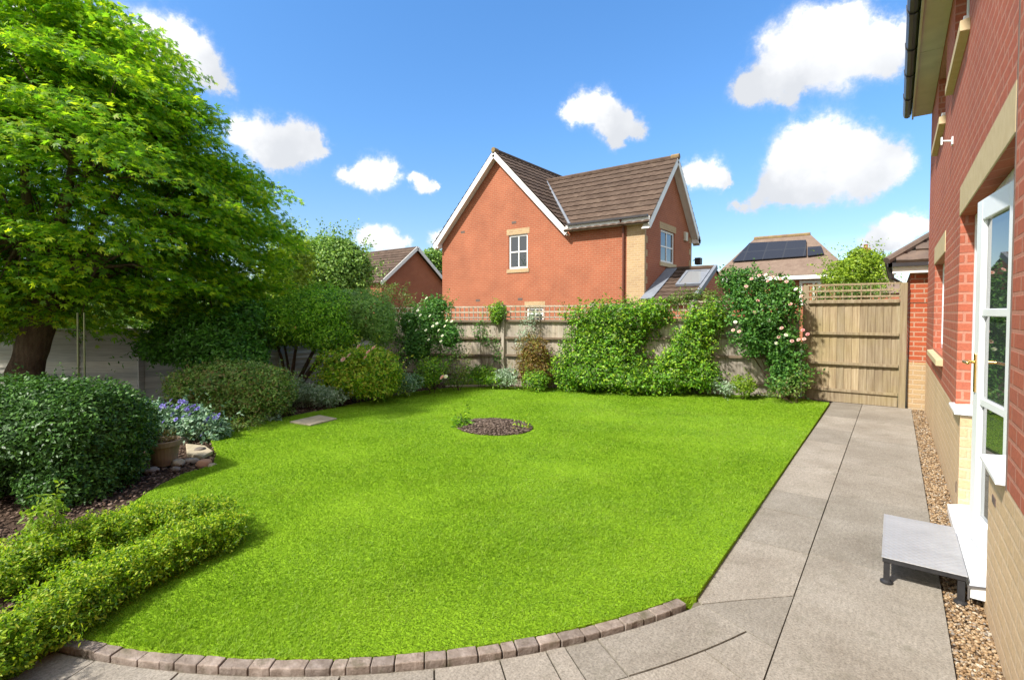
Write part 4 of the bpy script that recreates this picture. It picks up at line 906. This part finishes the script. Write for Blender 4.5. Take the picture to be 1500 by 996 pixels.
# ---- the maple
def maple():
    base = at(45, 520, 6.75); base = np.array([base[0], base[1], 0]); root = thing('maple_tree', 'large green Japanese maple with layered leaves and a thick leaning trunk', 'tree', tuple(base))
    tr = MB(); fork = at(58, 470, 6.75)
    tr.tube([base+[-.12, -.02, -.1], base+[-.06, 0, .25], at(36, 545, 6.75), at(47, 512, 6.75), fork, at(75, 420, 6.7)], [.30, .235, .205, .18, .19, .14], 14)
    ends = []
    for (px, py, dd) in [(-60,300,7.2),(40,150,7.0),(150,220,6.6),(260,330,7.6),(330,360,8.9),(180,390,6.4),(120,80,7.2),(230,200,7.7),(20,330,6.1),(-100,200,6.8),(300,300,8.5),(350,420,9.0),(90,330,8.0)]:
        e = at(px, py, dd); s = fork+(random.random()*.5)*(at(75, 420, 6.7)-fork); mid = (s+e)/2+np.array([random.uniform(-.2, .2), random.uniform(-.2, .2), .25])
        tr.tube([s, s*.6+mid*.4+[0, 0, .1], mid, mid*.4+e*.6, e], [.085, .07, .05, .032, .012], 8); ends.append((mid, e))
    tr.build('trunk', MT['bark'], root, smooth=True)
    lum = [lump(60,280,6.9,270,205,1.9), lump(255,330,8.0,135,135,.8), lump(130,120,7.3,125,110,1.1), lump(10,60,7.0,135,110,1.1), lump(285,420,8.9,112,62,.45), lump(345,340,9.3,72,82,.5), lump(330,455,9.3,62,44,.35), lump(-90,300,6.8,190,200,1.6), lump(190,200,7.2,120,95,1.0)]
    r = np.random.default_rng(5); npad = 1050
    P, nr = blob_points(lum, npad, .50, .10, 77, 1.2)
    axis = np.array([fork[0], fork[1], 0]); allV = []; allL = []; off = 0
    lobes = np.radians([-78, -40, 0, 40, 78]); ll = np.array([.55, .85, 1.0, .85, .55])
    for p, q in zip(P, nr):
        out = unit(np.array([p[0]-axis[0], p[1]-axis[1], 0])+.001); tl = -r.uniform(.08, .60)
        u = unit(out+np.array([0, 0, tl])); s = unit(np.cross([0, 0, 1.0], u)); nn = np.cross(u, s); 
        if nn[2] < 0: nn = -nn
        R = r.uniform(.30, .62); k = int(95*(R/.42)**2); rad = np.sqrt(r.random(k)); th = r.uniform(0, 6.283, k)
        lp = p+R*1.15*(rad*np.cos(th))[:, None]*u+R*.85*(rad*np.sin(th))[:, None]*s+(r.normal(size=k)*.035-.10*rad**2*R)[:, None]*nn
        N_ = unit(nn+r.normal(size=(k, 3))*.38); T = unit(u+r.normal(size=(k, 3))*.6+np.array([0, 0, -.25])); S = unit(np.cross(N_, T)); T = np.cross(S, N_)
        size = r.uniform(.055, .095, k)
        V = np.zeros((k, 16, 3)); V[:, 0] = lp
        for j, (a, lf_) in enumerate(zip(lobes, ll)):
            d = T*math.cos(a)+S*math.sin(a); e = -T*math.sin(a)+S*math.cos(a); Ls = (size*lf_)[:, None]; dz = N_*(size*.22*lf_)[:, None]
            V[:, 1+3*j] = lp+d*Ls*.5+e*Ls*.15-dz*.25; V[:, 2+3*j] = lp+d*Ls-dz; V[:, 3+3*j] = lp+d*Ls*.5-e*Ls*.15-dz*.25
        allV.append(V)
    V = np.concatenate(allV); n = len(V); V = V[V[:, 0, 2] > .95] ; n = len(V)
    face = np.array([[0, 1+3*j, 2+3*j, 3+3*j] for j in range(5)]); loops = (face[None]+16*np.arange(n)[:, None, None]).ravel()
    np_mesh('crown', V.reshape(-1, 3), loops, np.full(5*n, 4), LF['maple'], root); print('maple leaves', n)
    tw = MB()
    for p in P[::3]:
        k = int(np.argmin([np.linalg.norm(p-e) for _, e in ends])); a = ends[k][0]*.5+ends[k][1]*.5
        tw.tube([a, (a+p)/2+[0, 0, .06], p], [.016, .010, .003], 5)
    tw.build('branch', MT['bark'], root)
maple()

# ---- left border
shrub('evergreen_bush', 'big dark glossy evergreen bush in front of the maple trunk', 'bush', [lump(95,620,4.35,108,66,.60), lump(20,640,4.3,100,85,.6), lump(150,645,4.35,52,80,.5), lump(120,700,4.2,62,58,.45), lump(-70,640,4.3,80,90,.6)], 42000, .038, .018, 'dark', up=.45, core=.76, rough=.18, stems=5, stem_r=.02, shoots=.10, shoot_len=.7)
HP = [np.array(G(x, y, .24)[:2]) for x, y in [(-75,945),(0,898),(70,862),(140,826),(230,785),(300,757),(322,744),(300,733),(240,738),(170,753),(90,775),(10,802),(-60,828)]]
hl = []
for a, b in zip(HP[:-1], HP[1:]):
    k = max(1, int(np.linalg.norm(b-a)/.11))
    for i in range(k):
        p = a+(b-a)*i/k; hl.append((np.array([p[0]+random.uniform(-.02, .02), p[1]+random.uniform(-.02, .02), .115+random.uniform(-.02, .02)]), np.array([.16, .16, .13])*random.uniform(.85, 1.12)))
shrub('box_hedge', 'low clipped box hedge with yellow green tips curving round a small bed', 'hedge', hl, 64000, .022, .010, 'box', up=.5, core=.70, rough=.42, inner=.5, freq=3, base=HP[4], stems=0, jit=1.2, shoots=.14, shoot_len=.8)
shrub('young_plant', 'small pale lime sapling growing inside the low box hedge', 'plant', [lump(68,752,2.95,20,16,.08), lump(60,772,2.95,14,10,.06), lump(78,738,2.95,10,10,.05)], 260, .045, .016, 'bright', core=0, up=.2, stems=6, stem_r=.004, rough=.3)
for px in (114.5, 124): 
    t = thing('garden_cane', ['left one of two thin green canes standing beside the maple trunk', 'right one of two thin green canes standing beside the maple trunk'][px > 120], 'cane', tuple(at(px, 560, 5.4)*[1, 1, 0])); b = ORG[t]
    MB().tube([b+[0, 0, -.1], b+[.01, 0, .7], b+[.0, .01, 1.5]], [.010, .009, .008], 8).build('cane', MT['cane'], t)
r = shrub('flowering_plant', 'clump of violet blue flowers with grey green leaves beside the terracotta pot', 'flowers', [lump(232,618,6.0,36,24), lump(283,622,6.0,42,24), lump(316,630,5.95,20,15), lump(212,612,6.1,18,22)], 3600, .060, .024, 'blueleaf', up=.5, core=.72, stems=5, stem_r=.006)
q = np.random.default_rng(3)
for i in range(58):
    px = q.uniform(207, 325); top = 590+max(0, px-270)*.45; p = at(px, top+q.uniform(-5, 14)+(q.random() < .3)*q.uniform(5, 26), 5.9+q.uniform(-.25, .2)); rosette('flower', r, p, .030, 'petalb', 7)
shrub('garden_shrub', 'wide rounded shrub with cream and yellow green variegated leaves beside the blue flowers', 'shrub', [lump(338,562,7.1,82,36,.5), lump(290,572,7.0,40,32,.4), lump(392,575,7.1,38,40,.45), lump(350,590,7.0,72,26,.4)], 13000, .040, .020, 'varieg', core=.78, stems=6, rough=.14)
shrub('garden_shrub', 'dense dark green laurel reaching over the grey lapped fence under the maple', 'shrub', [lump(300,500,7.9,72,40,.45), lump(240,505,7.8,40,26,.35), lump(345,525,7.8,45,32,.4), lump(360,480,8.2,40,40,.4)], 9000, .075, .032, 'laurel', core=.8, stems=5, stem_r=.02, base=at(310,560,8.0)*[1,1,0])
shrub('arched_shrub', 'tall domed shrub with bright yellow green leaves and bare trunk under its crown', 'shrub', [lump(430,470,8.9,60,38,.75), lump(470,455,8.9,55,36,.7), lump(395,480,8.8,32,34,.5), lump(485,490,8.8,45,28,.5)], 16000, .048, .024, 'hedge', core=.8, stems=7, stem_r=.045, base=at(420,560,8.9)*[1,1,0], stem_name='trunk')
shrub('arched_shrub', 'grey green domed shrub growing into the yellow green one beside the white rose', 'shrub', [lump(535,462,9.2,42,38,.6), lump(510,448,9.2,38,26,.5), lump(558,480,9.1,22,30,.4)], 9500, .045, .020, 'greyhedge', core=.8, stems=5, stem_r=.03, base=at(540,560,9.2)*[1,1,0], stem_name='trunk')
shrub('climbing_plant', 'loose pale tall shoots rising behind the domed shrubs below the far gable', 'climber', [lump(578,440,10.2,26,26,.3), lump(600,465,10.2,22,30,.3), lump(560,430,10.4,16,18,.25)], 1500, .05, .024, 'rosepale', core=0, stems=6, stem_r=.01, rough=.3, base=at(590,560,10.2)*[1,1,0])
r = shrub('rose_bush', 'tall climbing rose with small white blooms near the back corner of the garden', 'rose', [lump(632,470,9.7,34,34,.4), lump(612,505,9.6,34,36,.4), lump(658,492,9.6,24,28,.35), lump(640,448,9.8,26,18,.3), lump(600,475,9.8,22,30,.3)], 5200, .050, .026, 'rose', core=.55, inner=.7, stems=9, stem_r=.014, rough=.3, base=at(635,560,9.7)*[1,1,0])
for px, py in [(625,437),(612,455),(616,462),(630,463),(634,478),(640,474),(643,484),(624,484),(648,492),(655,470),(662,471),(600,470),(652,478),(610,484),(628,498),(646,500)]: rosette('flower', r, at(px, py, 9.25), .032, 'petalw', 6)
r = shrub('rose_bush', 'broad bush with golden and lime leaves and a few peach roses beside the lawn', 'rose', [lump(505,545,8.3,40,34,.4), lump(555,550,8.3,36,34,.4), lump(530,560,8.2,50,24,.4), lump(540,525,8.4,32,18,.3)], 7500, .055, .028, 'yellow', core=.76, stems=6, rough=.22)
for px, py in [(512,521),(536,524),(540,516),(503,527),(548,510),(526,508)]: rosette('flower', r, at(px, py, 7.95), .050, 'petalp', 8)
shrub('silver_plant', 'low mound of silver grey leaves at the lawn edge beside the golden rose', 'plant', [lump(450,578,7.9,36,15), lump(480,580,7.9,26,14), lump(432,570,8.0,20,14)], 2600, .05, .018, 'silver', core=.7, stems=4, stem_r=.006, rough=.25)
shrub('garden_plant', 'small blue green leafy clump right of the golden rose bush', 'plant', [lump(598,560,8.9,20,14), lump(585,565,8.8,14,10)], 900, .05, .022, 'blueleaf', core=.65, stems=3, stem_r=.005)
shrub('garden_plant', 'rounded mid green plant below the white climbing rose', 'plant', [lump(633,543,9.2,20,19), lump(622,555,9.1,18,12)], 1300, .055, .022, 'ivy', core=.65, stems=3, stem_r=.006)
r = shrub('rose_bush', 'short thorny rose with one pale pink bloom low in the back corner bed', 'rose', [lump(672,535,9.6,18,24), lump(660,550,9.5,16,14)], 650, .05, .024, 'rosepale', core=0, stems=7, stem_r=.007, rough=.3)
rosette('flower', r, at(648, 553, 9.0), .055, 'petalp', 8); rosette('flower', r, at(653, 552, 9.05), .045, 'petalw', 8)

# ---- plants along the back fence
FN = np.array([FU[1], -FU[0], 0]); FN = FN if FN[1] < 0 else -FN
def onf(px, py, off): d = ray(px, py); p0 = np.array([*FA, 0])+FN*off-C0; return float((p0@FN)/(d@FN))
def fl(px, py, rx, ry, off=.22, th=.2): return lump(px, py, onf(px, py, off), rx, ry, th)
def gbase(px, off=.2): d = onf(px, 570, off); return at(px, 570, d)*[1, 1, 0]
shrub('climbing_plant', 'small round dark green tuft hanging over the trellis top', 'climber', [fl(730,456,13,14,.06,.13), fl(727,466,8,9,.08,.1)], 800, .05, .026, 'ivy', core=.7, stems=2, stem_r=.006, base=gbase(730, .08))
shrub('climbing_plant', 'thin green climber with bare stems low on the silvered fence', 'climber', [fl(702,485,11,13,.1,.1), fl(715,500,16,9,.1,.08), fl(728,520,7,12,.1,.06)], 420, .05, .024, 'rose', core=0, stems=7, stem_r=.007, base=gbase(712, .1), rough=.35)
shrub('climbing_plant', 'pale silvery climber trained up the fence behind the red brown bush', 'climber', [fl(775,478,12,18,.12,.12), fl(768,500,11,22,.12,.1), fl(784,462,9,8,.1,.08)], 560, .05, .02, 'silver', core=0, stems=6, stem_r=.007, base=gbase(770, .12), rough=.35)
shrub('garden_shrub', 'red brown leaved bush standing against the middle of the back fence', 'shrub', [fl(784,520,27,30,.4,.3), fl(776,540,22,22,.45,.25), fl(795,545,18,20,.45,.25)], 3000, .045, .02, 'brown', core=.7, stems=6, stem_r=.01, rough=.22)
shrub('garden_plant', 'low bright green leafy plant in front of the red brown bush', 'plant', [fl(785,556,20,13,.75,.2)], 700, .05, .022, 'ivy', core=.6, stems=3, stem_r=.005)
shrub('silver_plant', 'small silver blue clump at the lawn edge below the middle of the back fence', 'plant', [fl(742,551,17,12,.65,.2)], 620, .055, .02, 'silver', core=.6, stems=3, stem_r=.005)
shrub('garden_plant', 'spreading green perennial left of the small silver blue clump', 'plant', [fl(703,548,24,13,.6,.2), fl(722,556,18,8,.7,.15)], 900, .07, .02, 'ivy', core=.6, stems=4, stem_r=.005, up=.1)
shrub('climbing_plant', 'large bright green climber covering the back fence left of the trellis gap', 'climber', [fl(905,465,62,26,.2,.25), fl(868,490,38,38,.25,.25), fl(890,515,52,30,.3,.3), fl(900,550,75,26,.5,.35), fl(850,535,34,32,.5,.3), fl(955,458,34,18,.15,.18), fl(835,552,20,22,.55,.25), fl(940,560,42,16,.55,.3), fl(920,490,40,14,.15,.15)], 15500, .062, .034, 'ivy', core=.66, stems=6, stem_r=.014, rough=.40, freq=2.4)
shrub('climbing_plant', 'dark green diagonal climber between the large climber and the pink rose', 'climber', [fl(1028,470,28,24,.2,.2), fl(1012,505,30,30,.25,.22), fl(995,535,34,28,.35,.28), fl(975,556,36,18,.5,.3), fl(1045,462,18,20,.15,.16), fl(1030,550,22,20,.45,.22)], 8200, .058, .032, 'ivy', core=.62, stems=6, stem_r=.012, rough=.42, freq=2.4)
shrub('climbing_plant', 'pale yellow green shoots standing above the trellis beside the lean-to roof', 'climber', [fl(1015,434,34,11,.0,.12), fl(990,440,18,9,.0,.1), fl(1045,436,16,9,.0,.1)], 900, .045, .022, 'rosepale', core=.4, stems=6, stem_r=.006, rough=.35, base=gbase(1015, .05))
r = shrub('rose_bush', 'tall dark leaved climbing rose with pink blooms arching from the fence by the path', 'rose', [fl(1095,428,38,30,.3,.3), fl(1120,455,48,34,.4,.35), fl(1150,432,22,26,.35,.25), fl(1115,492,38,30,.4,.3), fl(1148,515,26,34,.5,.28), fl(1155,550,24,26,.55,.26), fl(1080,412,22,16,.25,.2)], 10500, .058, .034, 'rose', core=.60, stems=8, stem_r=.016, rough=.40, base=gbase(1150, .4), freq=2.2)
k = np.random.default_rng(8)
for px, py, m_ in [(1112,404,0),(1122,403,1),(1132,406,0),(1101,409,0),(1143,409,0),(1152,413,0),(1166,424,1),(1174,434,0),(1077,472,1),(1074,484,0),(1083,486,0),(1145,481,0),(1151,491,1),(1141,494,0),(1160,500,0),(1183,490,2),(1178,497,0),(1105,458,0),(1110,441,0),(1158,446,0),(1127,470,1),(1093,420,0),(1170,498,0),(1125,412,0),(1137,503,1),(1176,484,2)]:
    rosette('flower', r, at(px, py, onf(px, py, .75)), .035, ['petalp', 'petalw', 'petaldp'][m_], 8)
shrub('garden_shrub', 'sprawling pale twiggy shoots at the foot of the pink climbing rose', 'shrub', [fl(1165,560,18,18,.75,.2), fl(1140,572,16,8,.85,.15)], 520, .05, .022, 'rosepale', core=0, stems=8, stem_r=.006, rough=.35)
shrub('garden_plant', 'small lime green rounded shrub between the diagonal climber and the pink rose', 'plant', [fl(1090,563,17,14,.6,.18)], 800, .045, .022, 'bright', core=.65, stems=3, stem_r=.005)
shrub('garden_plant', 'low grey green plant left of the small lime green shrub', 'plant', [fl(1064,568,12,8,.65,.15), fl(1050,562,10,10,.5,.15)], 420, .05, .02, 'silver', core=.5, stems=3, stem_r=.004)
shrub('leafy_weed', 'dark leafy weed at the left rim of the round bark bed', 'plant', [lump(678,622,6.55,10,9), lump(674,628,6.5,12,5)], 260, .065, .022, 'ivy', core=.4, up=.1, stems=4, stem_r=.004)
shrub('leafy_weed', 'sparse yellow green weed at the right rim of the round bark bed', 'plant', [lump(768,629,6.4,9,4), lump(760,634,6.3,6,3)], 90, .05, .018, 'yellow', core=0, up=.1, stems=3, stem_r=.003)
for i, (px, py, rx, ry, mt) in enumerate([(415,603,14,7,'varieg'),(395,612,18,8,'silver'),(350,625,20,10,'rosepale'),(375,618,16,9,'varieg'),(860,570,26,5,'ivy'),(935,573,30,6,'ivy'),(1010,574,26,6,'rosepale'),(1120,581,30,4,'rosepale'),(670,562,18,6,'ivy'),(700,563,20,4,'yellow')]):
    lb = ['tuft of variegated leaves under the right side of the wide rounded shrub', 'grey leaved ground cover below the wide rounded shrub near the lawn', 'faded low foliage right of the violet blue flowers', 'small leafy tuft at the lawn edge in front of the wide rounded shrub', 'strip of low leaves at the foot of the large climber on its left', 'strip of low leaves at the foot of the large climber on its right', 'pale low leaves at the foot of the diagonal climber', 'thin pale weeds at the foot of the pink climbing rose', 'low green leaves below the short thorny rose in the back corner', 'yellowish low leaves in front of the spreading green perennial'][i]
    z = 1110/(py+ry*.8-458); shrub('ground_plant', lb, 'plant', [lump(px, py, z, rx, ry)], 260 if i < 4 else 380, .045, .016, mt, core=.4, stems=2, stem_r=.003, rough=.3)

# ---- trees behind the garden
shrub('garden_tree', 'dense mid green tree behind the domed shrubs left of the far gable', 'tree', [lump(490,392,17,48,40,1.0), lump(462,405,17,36,38,.9), lump(520,398,17,26,32,.7), lump(480,368,17,26,20,.6), lump(505,366,17,20,16,.5), lump(450,375,17,18,18,.5)], 11000, .12, .065, 'treemid', core=.70, stems=7, stem_r=.07, shoots=.3, shoot_len=1.6, rough=.24, base=at(490,450,17)*[1,1,0], freq=.9, stem_name='trunk')
shrub('garden_tree', 'lime green tree showing just right of the big maple crown', 'tree', [lump(415,400,14,34,46,.8), lump(435,378,14.2,20,28,.6), lump(400,440,13.5,36,26,.7)], 6000, .10, .05, 'treeyel', core=.66, stems=5, stem_r=.05, shoots=.3, shoot_len=1.6, rough=.3, base=at(415,450,14)*[1,1,0], freq=1, stem_name='trunk')
shrub('garden_tree', 'distant green treetop between the far gable and the neighbour house', 'tree', [lump(634,378,36,14,13,1.2), lump(645,385,36,12,14,1.2)], 1400, .22, .13, 'treemid', core=.7, stems=2, stem_r=.1, base=at(638,450,36)*[1,1,0], freq=.5, stem_name='trunk')
shrub('garden_tree', 'small bright green tree above the trellis beside the garage roof', 'tree', [lump(1252,396,15,34,26,.6), lump(1275,402,15,20,26,.5), lump(1228,408,15,22,16,.5), lump(1258,375,15,16,14,.4), lump(1282,380,15,9,12,.3)], 4200, .09, .05, 'treeyel', core=.6, stems=7, stem_r=.04, shoots=.3, shoot_len=1.6, rough=.34, base=at(1255,450,15)*[1,1,0], freq=1, stem_name='trunk')
shrub('garden_shrub', 'pale bush behind the trellis left of the brick garage', 'shrub', [lump(1250,430,12.5,48,14,.4), lump(1205,432,12.5,18,12,.3)], 2200, .06, .03, 'rosepale', core=.5, stems=4, stem_r=.015, rough=.35, base=at(1245,470,12.5)*[1,1,0])
# greenery of the gardens beyond the left fence
shrub('garden_shrub', 'tall hedge of the next garden seen under the maple beyond the grey fence', 'hedge', [lump(-60,452,22,110,40,1.4), lump(90,452,22,110,36,1.4), lump(230,452,22,100,36,1.4), lump(340,450,22,90,38,1.4)], 9000, .10, .05, 'treemid', core=.85, stems=3, stem_r=.05, base=at(150,470,22)*[1,1,0])

# ================================================================ SMALL THINGS
# plant pot
pb = G(240, 681)
t = thing('plant_pot', 'weathered terracotta pot holding a dried brown plant beside the blue flowers', 'pot', (pb[0], pb[1], .01))
m = MB(); m.lathe((pb[0], pb[1], .01), [(.0, 0), (.098, 0), (.115, .06), (.137, .17), (.140, .185), (.156, .19), (.158, .235), (.150, .243), (.138, .24), (.134, .20), (0, .20)], 28); m.build('pot', MT['pot'], t, smooth=False, bevel=0)
MB().lathe((pb[0], pb[1], .0), [(.134, .215), (.07, .225), (0, .228)], 16).build('compost', MT['soil'], t)
P, nr = blob_points([(pb+[0, 0, .27], np.array([.10, .10, .07]))], 170, .8, .3, 5); leaves_obj('dried_plant', leaf_quads(P, nr, .06, .013, .2, 1.2), LF['dry'], t)
# stones round the pot
def stone(p, r, h, mat, label, seed):
    q = np.random.default_rng(seed); d = IV*(1+.20*fbm(IV, seed, .5, 3))[:, None]; v = d*np.array([r*q.uniform(.85, 1.2), r*q.uniform(.7, 1.0), h]); v[:, 2] = np.clip(v[:, 2], -h*.6, h*.75); a = q.uniform(0, 3.1); c, s = math.cos(a), math.sin(a)
    w = np.c_[v[:, 0]*c-v[:, 1]*s, v[:, 0]*s+v[:, 1]*c, v[:, 2]]+np.array([p[0], p[1], h*.35]); o = np_mesh('garden_stone', w, IF, np.full(len(IF), 3), mat, smooth=False); tag(o, label, 'stone')
st1 = plain('pale grey stone', (.34, .31, .27), (.22, .20, .17), .9, 14, bump=.5); st2 = plain('reddish stone', (.45, .24, .15), (.34, .20, .13), .9, 14, bump=.5); st3 = plain('dark stone', (.12, .10, .085), (.20, .17, .14), .9, 14, bump=.5); st4 = plain('buff stone', (.42, .36, .25), (.30, .25, .17), .9, 14, bump=.4)
for i, (px, py, r_, h, mt, lb) in enumerate([(299,682,.075,.055,st2,'reddish stone at the lawn edge right of the pot'), (267,646,.075,.05,st1,'grey stone leaning against the right rim of the pot'), (260,681,.07,.05,st4,'pale buff stone at the foot of the pot'), (258,690,.05,.035,st3,'dark stone in front of the pale buff stone by the pot'), (294,662,.07,.045,st3,'dark rough stone behind the reddish stone'), (312,684,.05,.03,st4,'small cream stone right of the reddish stone'), (281,677,.06,.035,st1,'flat grey stone between the pot and the reddish stone'), (222,690,.06,.035,st1,'grey stone in the soil left of the pot')]): stone(G(px, py), r_, h, mt, lb, 40+i)
def flat_slab(poly, z0, z1, mat, name, label, cat): tag(MB().prism([(p[0], p[1], z0) for p in poly], (0, 0, z1-z0)).build(name, mat, bevel=.008), label, cat)
flat_slab([G(x, y) for x, y in [(424,622),(455,627),(494,617),(468,612)]], -.01, .046, st4, 'stepping_stone', 'buff stepping stone set in the lawn near the wide rounded shrub', 'stepping stone')
flat_slab([G(x, y) for x, y in [(652,569.5),(735,568.5),(735,566.3),(655,567)]], -.01, .05, st4, 'stepping_stone', 'long buff stone at the far edge of the lawn below the back fence', 'stepping stone')
flat_slab([G(x, y) for x, y in [(272,653),(300,656),(312,664),(296,672),(274,668)]], -.01, .030, st4, 'stepping_stone', 'broken buff stone among the stones right of the pot', 'stepping stone')
# chequer plate step
t = thing('step_platform', 'aluminium chequer plate step on short black legs at the french doors', 'step', (.16, 3.8, 0))
x0, x1, y0, y1, zt = -.036, .322, 3.44, 4.19, .150
MB().box(x0, x1, y0, y1, zt-.004, zt).build('tread_plate', MT['chequer'], t, bevel=.0015)
m = MB(); b = .035
for a in (y0+.004, y1-.004-b): m.box(x0+.004, x1-.004, a, a+b, zt-.030, zt-.005)
for a in (x0+.004, x1-.004-b): m.box(a, a+b, y0+.004+b, y1-.004-b, zt-.030, zt-.005)
m.build('frame', MT['black'], t, bevel=.003)
for x in (x0+.024, x1-.024):
    for y in (y0+.024, y1-.024):
        g_ = -.008 if x > .2 else .002
        MB().box(x-.0145, x+.0145, y-.0145, y+.0145, .018+g_, zt-.031).lathe((x, y, g_), [(0, 0), (.030, 0), (.030, .010), (.018, .018), (0, .018)], 14).build('leg', MT['black'], t)
GROUPS = {'garden_stone': 'loose stones round the plant pot', 'ground_plant': 'low ground plants along the border edges', 'garden_cane': 'green canes beside the maple', 'stepping_stone': 'buff stepping stones', 'rose_bush': 'rose bushes in the borders', 'climbing_plant': 'climbers on the back fence', 'garden_plant': 'small leafy border plants', 'garden_tree': 'trees beyond the fence', 'garden_shrub': 'border shrubs', 'silver_plant': 'silver leaved plants', 'arched_shrub': 'domed shrubs by the left fence', 'leafy_weed': 'weeds in the round bed', 'wooden_fence': 'fences round the garden'}
for o in scene.objects:
    if o.parent is None and o.name.split('.')[0] in GROUPS: o['group'] = GROUPS[o.name.split('.')[0]]
print('objects', len(bpy.data.objects))
